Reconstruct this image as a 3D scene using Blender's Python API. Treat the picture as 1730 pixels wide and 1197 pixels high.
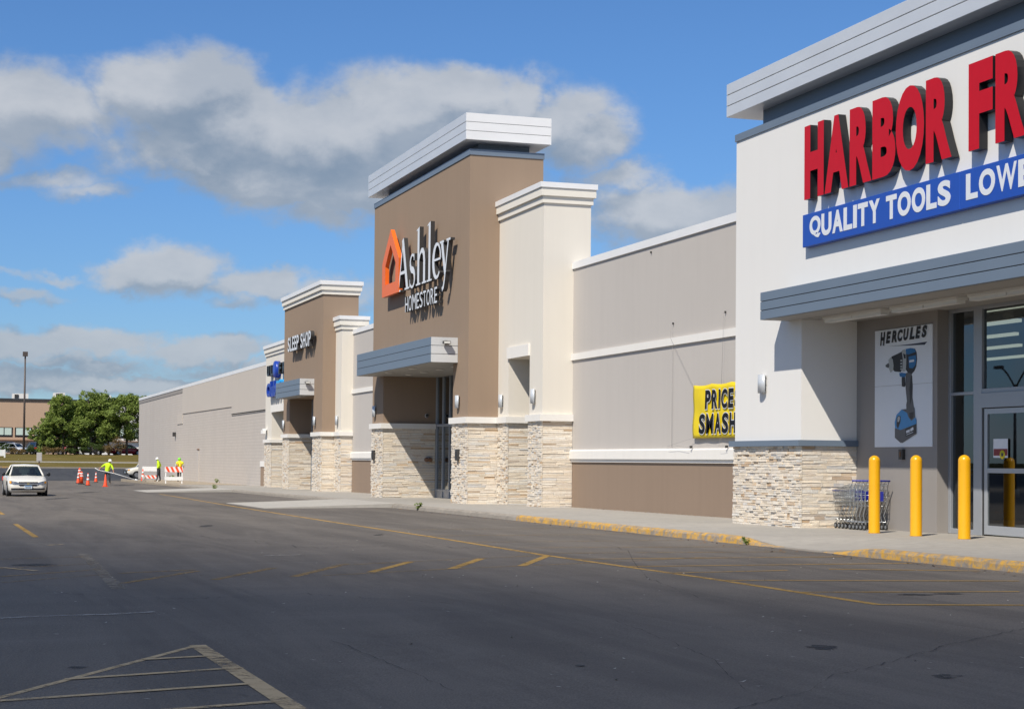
import bpy, bmesh, math, random
from mathutils import Vector, Matrix, noise
R = math.radians
random.seed(7)
for o in list(bpy.data.objects): bpy.data.objects.remove(o)
scene = bpy.context.scene
COL = scene.collection

# ---------------------------------------------------------------- camera
EYE = 1.55                      # lens height above the datum; heights below are written relative to the lens
YAW, PITCH, ROLL, FPX, SHY = .319065, .0282342, -.00916558, 2930.7, 98.30
_f = Vector((-math.cos(YAW)*math.cos(PITCH), math.sin(YAW)*math.cos(PITCH), math.sin(PITCH)))
_r = Vector((math.sin(YAW), math.cos(YAW), 0)); _u = _r.cross(_f)
CR = math.cos(ROLL)*_r - math.sin(ROLL)*_u
CU = math.cos(ROLL)*_u + math.sin(ROLL)*_r
CF = _f
cam_d = bpy.data.cameras.new('camera'); cam = bpy.data.objects.new('camera', cam_d); COL.objects.link(cam)
cam.matrix_world = Matrix(((CR.x, CU.x, -CF.x, 0), (CR.y, CU.y, -CF.y, 0), (CR.z, CU.z, -CF.z, EYE), (0, 0, 0, 1)))
cam_d.sensor_fit = 'HORIZONTAL'; cam_d.sensor_width = 36; cam_d.lens = 36*FPX/1730; cam_d.shift_y = SHY/1730
cam_d.clip_end = 6000; cam_d.clip_start = .1
scene.camera = cam

# ---------------------------------------------------------------- sun, sky, exposure
SUNV = Vector((.98, -1.0, 1.58)).normalized()          # towards the sun
sun_d = bpy.data.lights.new('sun', 'SUN'); sun = bpy.data.objects.new('sun', sun_d); COL.objects.link(sun)
sun_d.energy = 5.0; sun_d.angle = R(.55); sun_d.color = (1, .93, .82)
sun.rotation_euler = SUNV.to_track_quat('Z', 'Y').to_euler(); sun.location = (60, -60, 80)
scene.view_settings.view_transform = 'Standard'; scene.view_settings.look = 'None'
scene.view_settings.exposure = 0.0; scene.view_settings.gamma = 1; scene.view_settings.use_curve_mapping = False
scene.cycles.use_denoising = True
scene.cycles.max_bounces = 5; scene.cycles.diffuse_bounces = 3; scene.cycles.glossy_bounces = 3; scene.cycles.transparent_max_bounces = 12
scene.cycles.caustics_reflective = False; scene.cycles.caustics_refractive = False

class NT:
    "small node-tree writer"
    def __init__(s, tree): s.t = tree; s.n = tree.nodes; s.l = tree.links
    def new(s, typ, **kw):
        nd = s.n.new(typ)
        for k, v in kw.items(): setattr(nd, k, v)
        return nd
    def put(s, sock, v):
        if hasattr(v, 'is_output') or isinstance(v, bpy.types.NodeSocket): s.l.new(v, sock)
        else: sock.default_value = v
    def math(s, op, a, b=None, c=None, clamp=False):
        m = s.new('ShaderNodeMath', operation=op); m.use_clamp = clamp
        for i, v in enumerate((a, b, c)):
            if v is not None: s.put(m.inputs[i], v)
        return m.outputs[0]
    def mix(s, f, a, b, typ='RGBA', blend='MIX'):
        m = s.new('ShaderNodeMix', data_type=typ)
        if typ == 'RGBA': m.blend_type = blend
        i0 = {'RGBA': (0, 6, 7, 2), 'FLOAT': (0, 2, 3, 0), 'VECTOR': (0, 4, 5, 1)}[typ]
        s.put(m.inputs[i0[0]], f); s.put(m.inputs[i0[1]], a); s.put(m.inputs[i0[2]], b)
        return m.outputs[i0[3]]
    def noise(s, vec, scale, detail=4, rough=.55, dist=0):
        n = s.new('ShaderNodeTexNoise'); s.put(n.inputs['Vector'], vec)
        n.inputs['Scale'].default_value = scale; n.inputs['Detail'].default_value = detail
        n.inputs['Roughness'].default_value = rough; n.inputs['Distortion'].default_value = dist
        return n.outputs[0]
    def ramp(s, f, stops):
        r = s.new('ShaderNodeValToRGB'); s.put(r.inputs[0], f); e = r.color_ramp.elements
        while len(e) < len(stops): e.new(.5)
        for el, (p, c) in zip(e, stops):
            el.position = p; el.color = (c, c, c, 1) if isinstance(c, (int, float)) else (*c[:3], 1)
        return r.outputs[0]

# ---------------------------------------------------------------- world: daylight sky with cumulus all round
w = bpy.data.worlds.new('World'); scene.world = w; w.use_nodes = True
w.cycles.sampling_method = 'MANUAL'; w.cycles.sample_map_resolution = 512
N = NT(w.node_tree); N.n.clear()
sky = N.new('ShaderNodeTexSky', sky_type='NISHITA'); sky.sun_disc = False
sky.sun_elevation = math.asin(SUNV.z); sky.sun_rotation = math.atan2(SUNV.x, SUNV.y)
sky.altitude = 300; sky.air_density = 1.0; sky.dust_density = .35; sky.ozone_density = 2.2

SKY_STRENGTH = .098
tc = N.new('ShaderNodeTexCoord')
sp = N.new('ShaderNodeSeparateXYZ'); N.put(sp.inputs[0], tc.outputs['Generated'])
dx, dy, dz = sp.outputs
az = N.math('ARCTAN2', dy, N.math('MULTIPLY', dx, -1.0))        # 0 along -X, + towards +Y
el = N.math('ARCSINE', dz)
air = N.new('ShaderNodeMapRange', interpolation_type='SMOOTHSTEP'); N.put(air.inputs[0], el); air.inputs[1].default_value = -.02; air.inputs[2].default_value = .24
skyc = N.mix(1.0, sky.outputs[0], N.mix(air.outputs[0], (.53, .74, 1.05, 1), (.55, .835, 1.18, 1)), 'RGBA', 'MULTIPLY')   # clear, deep northern blue
def field_group():
    g = bpy.data.node_groups.new('cloud_field', 'ShaderNodeTree')
    g.interface.new_socket('az', in_out='INPUT', socket_type='NodeSocketFloat')
    g.interface.new_socket('el', in_out='INPUT', socket_type='NodeSocketFloat')
    g.interface.new_socket('field', in_out='OUTPUT', socket_type='NodeSocketFloat')
    G = NT(g); i = G.new('NodeGroupInput'); o = G.new('NodeGroupOutput')
    a, e = i.outputs[0], i.outputs[1]
    cv = G.new('ShaderNodeCombineXYZ'); G.put(cv.inputs[0], a); G.put(cv.inputs[1], G.math('MULTIPLY', e, 1.35)); cv.inputs[2].default_value = 3.1
    def warp(sc, off, amp):
        c2 = G.new('ShaderNodeVectorMath', operation='ADD'); G.put(c2.inputs[0], cv.outputs[0]); c2.inputs[1].default_value = off
        return G.math('MULTIPLY', G.math('SUBTRACT', G.noise(c2.outputs[0], sc, 5, .6), .5), amp)
    wa = G.math('ADD', a, warp(22, (7, 1, 2), .062)); we = G.math('ADD', e, warp(26, (1, 9, 4), .034))
    n1 = G.noise(cv.outputs[0], 15, 6, .58, .25); n2 = G.noise(cv.outputs[0], 5.0, 3, .5)
    # (px, py, rx, ry, weight) of each cumulus bank in the photograph, turned into azimuth / elevation
    banks = [(20, 175, 150, 62, 1.1), (150, 190, 90, 50, .75), (225, 160, 90, 52, 1.1), (310, 165, 110, 60, 1.2), (400, 215, 130, 60, 1.2), (330, 255, 150, 46, 1.15), (500, 240, 140, 60, 1.2),
             (600, 240, 150, 80, 1.25), (690, 195, 110, 55, 1.2), (790, 175, 100, 42, 1.1), (880, 190, 65, 50, 1.0), (760, 250, 150, 60, 1.1), (570, 318, 240, 34, 1.1), (400, 300, 150, 26, .95), (530, 360, 85, 28, .9), (720, 300, 170, 46, 1.05), (250, 235, 120, 40, .9), (90, 230, 120, 26, .7), (940, 215, 90, 40, .9),
             (985, 245, 80, 40, .85), (1060, 300, 90, 26, .85), (1140, 355, 150, 46, 1.1), (1230, 340, 80, 36, .9), (90, 300, 120, 18, .62), (190, 325, 110, 15, .55), (380, 128, 60, 12, .42), (-40, 250, 60, 30, .8),
             (210, 468, 60, 24, .95), (285, 462, 80, 34, 1.15), (455, 478, 90, 26, 1.1), (90, 468, 55, 9, .62), (40, 497, 60, 9, .62), (400, 512, 60, 12, .6), (560, 500, 70, 30, .85), (20, 458, 30, 8, .5),
             (60, 582, 120, 26, 1.1), (190, 582, 90, 20, 1.0), (190, 622, 65, 11, .9), (370, 592, 90, 19, 1.0), (480, 590, 60, 18, .8), (60, 640, 130, 18, 1.05), (170, 652, 130, 14, 1.0), (320, 650, 140, 14, 1.0), (400, 625, 80, 12, .8), (110, 612, 80, 10, .8)]
    wv = G.new('ShaderNodeCombineXYZ'); G.put(wv.inputs[0], wa); G.put(wv.inputs[1], we)
    best = None
    for (px, py, rx, ry, wt) in banks:
        d = (CF + CR*((px-865)/FPX) - CU*((py-598.5-SHY)/FPX)).normalized()
        a0 = math.atan2(d.y, -d.x); e0 = math.asin(d.z)
        sx, sy = FPX/rx*.8485, FPX/(ry*1.12)*.8485                      # .8485^2 = .72
        vm = G.new('ShaderNodeVectorMath', operation='MULTIPLY_ADD'); G.put(vm.inputs[0], wv.outputs[0]); vm.inputs[1].default_value = (sx, sy, 0); vm.inputs[2].default_value = (-a0*sx, -e0*sy, 0)
        dt = G.new('ShaderNodeVectorMath', operation='DOT_PRODUCT'); G.put(dt.inputs[0], vm.outputs[0]); G.put(dt.inputs[1], vm.outputs[0])
        b = G.math('EXPONENT', G.math('SUBTRACT', math.log(wt), dt.outputs['Value']))
        best = b if best is None else G.math('MAXIMUM', best, b)
    best = G.math('MULTIPLY', best, 1.04)
    # everywhere outside the view the same broken cumulus goes on
    away = G.math('SMOOTHSTEP', .26, .5, G.math('ABSOLUTE', G.math('SUBTRACT', a, .32))) if False else None
    mr = G.new('ShaderNodeMapRange', interpolation_type='SMOOTHSTEP'); G.put(mr.inputs[0], G.math('ABSOLUTE', G.math('SUBTRACT', a, .32)))
    mr.inputs[1].default_value = .27; mr.inputs[2].default_value = .42
    mu = G.new('ShaderNodeMapRange', interpolation_type='SMOOTHSTEP'); G.put(mu.inputs[0], e); mu.inputs[1].default_value = .25; mu.inputs[2].default_value = .36
    out = G.math('MAXIMUM', mr.outputs[0], mu.outputs[0])
    n2b = G.new('ShaderNodeMapRange'); G.put(n2b.inputs[0], n2); n2b.inputs[1].default_value = .38; n2b.inputs[2].default_value = .68
    best = G.math('MAXIMUM', best, G.math('MULTIPLY', G.math('MULTIPLY', out, n2b.outputs[0]), .95))
    f = G.math('ADD', best, G.math('MULTIPLY', G.math('SUBTRACT', n1, .5), 1.35))
    G.put(o.inputs[0], f)
    return g
FG = field_group()
def field(a, e):
    n = N.new('ShaderNodeGroup'); n.node_tree = FG; N.put(n.inputs[0], a); N.put(n.inputs[1], e); return n.outputs[0]
f0 = field(az, el); f1 = field(az, N.math('ADD', el, .016))
def mrange(v, a, b, c=0., d=1.):
    m = N.new('ShaderNodeMapRange', interpolation_type='SMOOTHSTEP'); N.put(m.inputs[0], v)
    for i, x in enumerate((a, b, c, d)): m.inputs[i+1].default_value = x
    return m.outputs[0]
alpha = N.math('MULTIPLY', mrange(f0, .20, .80), mrange(el, -.005, .02))
lit = mrange(N.math('SUBTRACT', f0, f1), -.26, .46)
cvw = N.new('ShaderNodeCombineXYZ'); N.put(cvw.inputs[0], az); N.put(cvw.inputs[1], N.math('MULTIPLY', el, 1.8)); cvw.inputs[2].default_value = 8.3
mott = N.noise(cvw.outputs[0], 17, 6, .55)
lit = N.math('ADD', N.math('MULTIPLY', lit, .62), N.math('MULTIPLY', mrange(mott, .30, .68), .38))
low = mrange(el, .0, .16)
ccol = N.mix(lit, (.235, .30, .385, 1), (.58, .60, .63, 1))
ccol = N.mix(N.math('MULTIPLY', N.math('SUBTRACT', 1, low), .45), ccol, (.315, .395, .50, 1))
bg = N.new('ShaderNodeBackground'); bgc = N.new('ShaderNodeBackground')
N.put(bg.inputs[0], skyc); bg.inputs[1].default_value = SKY_STRENGTH
N.put(bgc.inputs[0], ccol); bgc.inputs[1].default_value = 1.0
ms = N.new('ShaderNodeMixShader'); N.put(ms.inputs[0], N.math('MULTIPLY', alpha, .90)); N.put(ms.inputs[1], bg.outputs[0]); N.put(ms.inputs[2], bgc.outputs[0])
wo = N.new('ShaderNodeOutputWorld'); N.put(wo.inputs[0], ms.outputs[0])

# ---------------------------------------------------------------- ground heights and pixel helpers
def zs(X): return -1.38 + .004*(X + 40)                       # pavement top, relative to the lens
KN = [(-182, None), (-208, -1.22), (-216, -.66), (-235, .40)]  # the drive climbs to the road past the block
def lot(X, Y):
    p = zs(X) - .14 - .008*max(0, 14.2 - Y)
    if X >= -182: return p
    p0 = zs(-182) - .14 - .008*max(0, 14.2 - Y)
    pts = [(-182, p0)] + KN[1:]
    for (xa, za), (xb, zb) in zip(pts, pts[1:]):
        if X >= xb: return za + (zb - za)*(X - xa)/(xb - xa)
    return .40
def ray(px, py): return CF + CR*((px-865)/FPX) - CU*((py-598.5-SHY)/FPX)
def onY(px, py, Y):
    d = ray(px, py); d = d*(Y/d.y); return (d.x, d.y, d.z)
def onlot(px, py):                                            # pixel -> point on the car park (plane part)
    d = ray(px, py); k = .004; c = .008
    # z = -1.36 - .14 + .004X... solved directly: t*dz = a0 + k*t*dx + c*t*dy
    a0 = -1.38 + .004*40 - .14 - .008*14.2
    t = a0/(d.z - k*d.x - c*d.y); return (d.x*t, d.y*t, d.z*t)
def onwalk(px, py):
    d = ray(px, py); t = (-1.38 + .16)/(d.z - .004*d.x); return (d.x*t, d.y*t, d.z*t)

# ---------------------------------------------------------------- mesh helpers (heights relative to the lens; the datum is added on build)
class MB:
    def __init__(s): s.v = []; s.f = []; s.m = []; s.cur = 0; s.sm = []
    def mat(s, i): s.cur = i; return s
    def face(s, idx, smooth=False): s.f.append(tuple(idx)); s.m.append(s.cur); s.sm.append(smooth)
    def add(s, pts): b = len(s.v); s.v.extend(tuple(p) for p in pts); return b
    def box(s, x0, x1, y0, y1, z0, z1):
        b = s.add([(x0,y0,z0),(x1,y0,z0),(x1,y1,z0),(x0,y1,z0),(x0,y0,z1),(x1,y0,z1),(x1,y1,z1),(x0,y1,z1)])
        for q in ((0,3,2,1),(4,5,6,7),(0,1,5,4),(1,2,6,5),(2,3,7,6),(3,0,4,7)): s.face([b+i for i in q])
        return s
    def hexa(s, p):
        b = s.add(p)
        for q in ((0,3,2,1),(4,5,6,7),(0,1,5,4),(1,2,6,5),(2,3,7,6),(3,0,4,7)): s.face([b+i for i in q])
        return s
    def prism_xz(s, poly, y0, y1):
        "polygon in XZ (counter-clockwise seen from -Y), extruded from y0 (front) to y1"
        n = len(poly); b = s.add([(x, y0, z) for x, z in poly] + [(x, y1, z) for x, z in poly])
        s.face([b+i for i in range(n)]); s.face([b+n+i for i in reversed(range(n))])
        for i in range(n): j = (i+1) % n; s.face([b+j, b+i, b+n+i, b+n+j])
        return s
    def prism_yz(s, poly, x0, x1):
        n = len(poly); b = s.add([(x0, y, z) for y, z in poly] + [(x1, y, z) for y, z in poly])
        s.face([b+i for i in reversed(range(n))]); s.face([b+n+i for i in range(n)])
        for i in range(n): j = (i+1) % n; s.face([b+i, b+j, b+n+j, b+n+i])
        return s
    def prism_xy(s, poly, z0, z1):
        n = len(poly); b = s.add([(x, y, z0) for x, y in poly] + [(x, y, z1) for x, y in poly])
        s.face([b+i for i in reversed(range(n))]); s.face([b+n+i for i in range(n)])
        for i in range(n): j = (i+1) % n; s.face([b+i, b+j, b+n+j, b+n+i])
        return s
    def tube(s, pts, r, n=6, cap=True):
        pts = [Vector(p) for p in pts]; rs = r if isinstance(r, (list, tuple)) else [r]*len(pts); rings = []
        for i, p in enumerate(pts):
            t = (pts[min(i+1, len(pts)-1)] - pts[max(i-1, 0)]).normalized()
            a = t.cross(Vector((0, 0, 1)) if abs(t.z) < .9 else Vector((1, 0, 0))).normalized(); c = t.cross(a)
            rings.append(s.add([p + (a*math.cos(2*math.pi*k/n) + c*math.sin(2*math.pi*k/n))*rs[i] for k in range(n)]))
        for q0, q1 in zip(rings, rings[1:]):
            for k in range(n): s.face([q0+k, q0+(k+1) % n, q1+(k+1) % n, q1+k], True)
        if cap: s.face([rings[0]+k for k in reversed(range(n))]); s.face([rings[-1]+k for k in range(n)])
        return s
    def lathe(s, prof, c=(0, 0, 0), n=16, axis='z'):
        rings = []
        for r, h in prof:
            ring = []
            for k in range(n):
                a = 2*math.pi*k/n; p = (r*math.cos(a), r*math.sin(a), h)
                if axis == 'x': p = (p[2], p[0], p[1])
                if axis == 'y': p = (p[1], p[2], p[0])
                ring.append((c[0]+p[0], c[1]+p[1], c[2]+p[2]))
            rings.append(s.add(ring))
        for q0, q1 in zip(rings, rings[1:]):
            for k in range(n): s.face([q0+k, q0+(k+1) % n, q1+(k+1) % n, q1+k], True)
        s.face([rings[0]+k for k in reversed(range(n))]); s.face([rings[-1]+k for k in range(n)])
        return s
    def mesh(s, name, mats, lift=EYE, origin=(0, 0, 0)):
        me = bpy.data.meshes.new(name)
        me.from_pydata([(x-origin[0], y-origin[1], z+lift-origin[2]) for x, y, z in s.v], [], s.f)
        for m in (mats if isinstance(mats, (list, tuple)) else [mats]): me.materials.append(m)
        me.polygons.foreach_set('material_index', s.m); me.polygons.foreach_set('use_smooth', s.sm); me.update()
        return me
    def obj(s, name, mats, parent=None, lift=EYE, origin=(0, 0, 0)):
        o = bpy.data.objects.new(name, s.mesh(name, mats, lift, origin)); COL.objects.link(o); o.location = origin
        if parent is not None:
            o.parent = parent; o.location = Vector(origin) - Vector(parent.get('_org', (0, 0, 0)))
        return o
def bevel(o, wdt=.01, seg=2):
    m = o.modifiers.new('bevel', 'BEVEL'); m.width = wdt; m.segments = seg; m.limit_method = 'ANGLE'; m.angle_limit = R(40); return o
def thing(name, label, cat, group=None, loc=(0, 0, 0)):
    o = bpy.data.objects.new(name, None); COL.objects.link(o); o['label'] = label; o['category'] = cat; o.location = loc; o.empty_display_size = .2
    o['_org'] = tuple(loc)
    if group: o['group'] = group
    return o
def tag(o, label, cat, group=None):
    o['label'] = label; o['category'] = cat
    if group: o['group'] = group
    return o
def struct(o, label, kind='structure'): o['kind'] = kind; o['label'] = label; return o
def copy_tree(o, parent=None):
    c = o.copy(); COL.objects.link(c)
    if parent is not None: c.parent = parent
    for ch in o.children: copy_tree(ch, c)
    return c

# ---------------------------------------------------------------- materials
def new_mat(name):
    m = bpy.data.materials.new(name); m.use_nodes = True; t = NT(m.node_tree)
    b = m.node_tree.nodes['Principled BSDF']; return m, t, b
def geo_pos(t): return t.new('ShaderNodeNewGeometry').outputs['Position']
def bump(t, b, h, strength, dist=.01):
    n = t.new('ShaderNodeBump'); n.inputs['Strength'].default_value = strength; n.inputs['Distance'].default_value = dist
    t.put(n.inputs['Height'], h); t.put(b.inputs['Normal'], n.outputs[0])
def plain(name, col, rough=.5, metal=0., var=.06, scale=6., spec=.5, emit=None):
    m, t, b = new_mat(name); p = t.new('ShaderNodeTexCoord').outputs['Object']
    n = t.noise(p, scale, 4)
    c = t.mix(n, tuple(x*(1-var) for x in col)+(1,), tuple(min(1, x*(1+var)) for x in col)+(1,))
    t.put(b.inputs['Base Color'], c); b.inputs['Roughness'].default_value = rough; b.inputs['Metallic'].default_value = metal
    b.inputs['Specular IOR Level'].default_value = spec
    if emit: b.inputs['Emission Color'].default_value = (*col, 1); b.inputs['Emission Strength'].default_value = emit
    return m
def stucco(name, col, var=.05, stain=.10):
    m, t, b = new_mat(name); p = geo_pos(t)
    big = t.noise(p, .35, 4, .6); fine = t.noise(p, 60, 3, .6)
    mp = t.new('ShaderNodeMapping'); t.put(mp.inputs[0], p); mp.inputs['Scale'].default_value = (2.2, 2.2, .12)
    streak = t.ramp(t.noise(mp.outputs[0], 1.6, 5, .6), [(.45, 0), (.75, 1)])
    c = t.mix(big, tuple(x*(1-var) for x in col)+(1,), tuple(x*(1+var) for x in col)+(1,))
    c = t.mix(t.math('MULTIPLY', streak, stain), c, tuple(x*.62 for x in col)+(1,))
    t.put(b.inputs['Base Color'], c); b.inputs['Roughness'].default_value = .92; b.inputs['Specular IOR Level'].default_value = .2
    bump(t, b, t.math('ADD', fine, t.math('MULTIPLY', t.noise(p, 1.1, 3), .5)), .22, .006)
    return m
def metal_panel(name, col, rough=.38, metal=.0):
    m, t, b = new_mat(name); p = geo_pos(t)
    mp = t.new('ShaderNodeMapping'); t.put(mp.inputs[0], p); mp.inputs['Scale'].default_value = (.6, .6, 1.2)
    n = t.noise(mp.outputs[0], 1.4, 5, .6)
    c = t.mix(n, tuple(x*.9 for x in col)+(1,), tuple(x*1.08 for x in col)+(1,))
    t.put(b.inputs['Base Color'], c); b.inputs['Metallic'].default_value = metal
    t.put(b.inputs['Roughness'], t.mix(n, rough-.07, rough+.1, 'FLOAT'))
    bump(t, b, t.noise(mp.outputs[0], .8, 2), .05, .05)
    return m
M = {}
M['hf_white'] = stucco('white_stucco', (.79, .775, .745), .03, .035)
M['cream'] = stucco('cream_stucco', (.74, .695, .615), .035, .06)
M['brown'] = stucco('brown_stucco', (.315, .232, .168), .05, .10)
M['greige'] = stucco('greige_stucco', (.515, .48, .445), .04, .08)
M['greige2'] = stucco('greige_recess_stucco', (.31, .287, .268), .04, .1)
M['trim'] = stucco('white_trim', (.80, .775, .73), .03, .08)
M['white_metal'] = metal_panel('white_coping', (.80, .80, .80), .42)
M['silver'] = metal_panel('silver_panel', (.62, .65, .69), .34, .15)
M['blue_grey'] = metal_panel('blue_grey_panel', (.155, .20, .26), .42)
M['collar'] = metal_panel('grey_collar', (.16, .20, .25), .5)
M['soffit'] = metal_panel('soffit', (.33, .315, .295), .6)
M['canopy'] = metal_panel('slate_panel', (.17, .215, .275), .40, .1)
M['silver_end_lit'] = metal_panel('sunlit_silver_panel', (.66, .665, .665), .4, .1)  # canopy ends: the metal's brighter sheen put into a paler colour
M['cap_metal'] = metal_panel('bright_silver_panel', (.84, .85, .87), .5, .45)
M['joint'] = plain('dark_joint', (.03, .035, .04), .8)
M['red'] = plain('red_letter_face', (.55, .005, .016), .42, spec=.2)
M['black'] = plain('black_return', (.012, .012, .014), .35)
M['sign_blue'] = plain('blue_cabinet', (.012, .075, .42), .35)
M['sign_white'] = plain('white_letter_face', (.74, .76, .79), .45)
M['orange'] = plain('orange_letter_face', (.86, .16, .018), .4)
M['dark_grey'] = plain('charcoal_return', (.045, .043, .042), .45)
M['royal'] = plain('royal_blue_letter', (.012, .05, .36), .35)
M['cyan'] = plain('cyan_letter', (.03, .36, .78), .35)
M['alu'] = metal_panel('aluminium_frame', (.38, .40, .43), .4, .3)
M['alu_pale'] = metal_panel('pale_aluminium', (.60, .63, .66), .34, .2)
M['alu_door'] = metal_panel('door_aluminium', (.44, .465, .495), .38, .3)
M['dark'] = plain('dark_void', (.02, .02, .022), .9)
M['lens'] = plain('lamp_lens', (.75, .74, .7), .3)
M['chrome'] = plain('galvanised_wire', (.50, .52, .53), .3, .85)
M['cart_blue'] = plain('cart_blue_plastic', (.02, .03, .30), .4)
M['rubber'] = plain('rubber', (.03, .03, .03), .8)
M['caster'] = plain('caster_grey', (.20, .21, .22), .6)
M['cone_orange'] = plain('cone_orange', (.86, .085, .02), .5)
M['white_plastic'] = plain('white_plastic', (.82, .82, .80), .45)
M['lime'] = plain('lime_shirt', (.60, .86, .02), .85, var=.08)
M['lime_vest'] = plain('lime_vest', (.72, .80, .03), .85, var=.08)
M['hat_green'] = plain('green_hard_hat', (.22, .72, .05), .4)
M['skin'] = plain('skin', (.42, .22, .14), .6)
M['skin_dark'] = plain('skin_dark', (.10, .06, .045), .6)
M['denim'] = plain('dark_trousers', (.045, .05, .058), .9, var=.15)
M['black_cloth'] = plain('black_trousers', (.018, .018, .02), .9)
M['boot'] = plain('boots', (.20, .12, .06), .8)
M['bark'] = plain('bark', (.13, .10, .08), .95, var=.3)
M['rust'] = plain('rust_metal', (.22, .12, .07), .8, var=.3)
M['tan_wall'] = stucco('tan_block_wall', (.49, .345, .24), .05, .06)
M['pole'] = plain('brown_pole', (.085, .065, .055), .5)

def yellow_paint(name='bollard_yellow', col=(.80, .40, .006), rough=.30):
    m, t, b = new_mat(name); p = geo_pos(t)
    n = t.noise(p, 3.5, 5, .6); c = t.mix(n, (*[x*.92 for x in col], 1), (*[min(1, x*1.06) for x in col], 1))
    sc = t.ramp(t.noise(p, 22, 5, .7), [(.64, 0), (.70, 1)]); c = t.mix(t.math('MULTIPLY', sc, .45), c, (.25, .15, .05, 1))
    t.put(b.inputs['Base Color'], c); b.inputs['Roughness'].default_value = rough; return m
M['yellow'] = yellow_paint()

def concrete(name, col, crack=False):
    m, t, b = new_mat(name); p = geo_pos(t)
    big = t.noise(p, .5, 5, .65); mid = t.noise(p, 4, 5, .6); fine = t.noise(p, 90, 3)
    c = t.mix(big, tuple(x*.80 for x in col)+(1,), tuple(x*1.1 for x in col)+(1,))
    c = t.mix(t.ramp(mid, [(.35, .35), (.65, 0)]), c, tuple(x*.7 for x in col)+(1,))
    c = t.mix(t.ramp(t.noise(p, 1.7, 6, .7, .6), [(.62, 0), (.72, .5)]), c, tuple(x*.55 for x in col)+(1,))
    t.put(b.inputs['Base Color'], c); b.inputs['Roughness'].default_value = .9; b.inputs['Specular IOR Level'].default_value = .25
    bump(t, b, t.math('ADD', fine, mid), .25, .004)
    return m
M['concrete'] = concrete('pavement_concrete', (.40, .375, .335))
M['concrete_pale'] = concrete('new_concrete', (.47, .445, .40))
M['kerb'] = concrete('kerb_concrete', (.33, .295, .25))

def kerb_yellow():
    m, t, b = new_mat('worn_yellow_kerb'); p = geo_pos(t)
    base = t.mix(t.noise(p, 7, 5), (.20, .16, .12, 1), (.36, .32, .27, 1))
    yl = t.mix(t.noise(p, 3, 4), (.50, .27, .035, 1), (.66, .38, .07, 1))
    mask = t.ramp(t.noise(p, 5.5, 7, .72, .3), [(.42, 1), (.57, 0)])
    t.put(b.inputs['Base Color'], t.mix(mask, base, yl)); b.inputs['Roughness'].default_value = .85
    bump(t, b, t.noise(p, 18, 6, .7), .6, .02); return m
M['kerb_yellow'] = kerb_yellow()

def asphalt(name, lo, hi, patch=.5):
    m, t, b = new_mat(name); p = geo_pos(t)
    mp = t.new('ShaderNodeMapping'); t.put(mp.inputs[0], p); mp.inputs['Scale'].default_value = (1, .45, 1); mp.inputs['Rotation'].default_value = (0, 0, .25)
    big = t.noise(mp.outputs[0], .12, 6, .62, .4); mid = t.noise(mp.outputs[0], .9, 6, .65); fine = t.noise(p, 70, 2, .7); grit = t.new('ShaderNodeTexVoronoi'); grit.inputs['Scale'].default_value = 55; t.put(grit.inputs['Vector'], p)
    c = t.mix(t.ramp(big, [(.3, 0), (.7, 1)]), (*lo, 1), (*hi, 1))
    c = t.mix(t.ramp(mid, [(.32, .45), (.56, 0)]), c, (lo[0]*.62, lo[1]*.62, lo[2]*.62, 1))
    c = t.mix(t.ramp(fine, [(.40, 0), (.70, .75)]), c, (hi[0]*1.6, hi[1]*1.55, hi[2]*1.5, 1))
    c = t.mix(t.ramp(grit.outputs['Distance'], [(.0, .55), (.28, 0)]), c, (lo[0]*.45, lo[1]*.45, lo[2]*.45, 1))
    dirt = t.ramp(t.noise(mp.outputs[0], .35, 7, .7, .8), [(.58, 0), (.74, patch)])
    c = t.mix(dirt, c, (.20, .185, .165, 1))
    mp2 = t.new('ShaderNodeMapping'); t.put(mp2.inputs[0], p); mp2.inputs['Scale'].default_value = (.16, 1.6, 1); mp2.inputs['Rotation'].default_value = (0, 0, .03)
    lane = t.ramp(t.noise(mp2.outputs[0], .55, 6, .68, .5), [(.40, .42), (.56, 0)])                 # tyre-polished, tar-darkened streaks along the aisles
    c = t.mix(lane, c, (lo[0]*.6, lo[1]*.6, lo[2]*.62, 1))
    spk = t.ramp(t.noise(p, 26, 3, .8), [(.68, 0), (.74, .8)]); c = t.mix(spk, c, (.26, .25, .23, 1))
    t.put(b.inputs['Base Color'], c); b.inputs['Roughness'].default_value = .86; b.inputs['Specular IOR Level'].default_value = .35
    bump(t, b, t.math('ADD', fine, t.math('MULTIPLY', grit.outputs['Distance'], 1.5)), .55, .006)
    return m
M['asphalt'] = asphalt('old_asphalt', (.106, .095, .083), (.148, .132, .114))
M['asphalt_new'] = asphalt('fresh_asphalt', (.040, .042, .048), (.055, .057, .062), .05)
M['asphalt_far'] = asphalt('far_asphalt', (.12, .115, .11), (.16, .15, .14))

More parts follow.
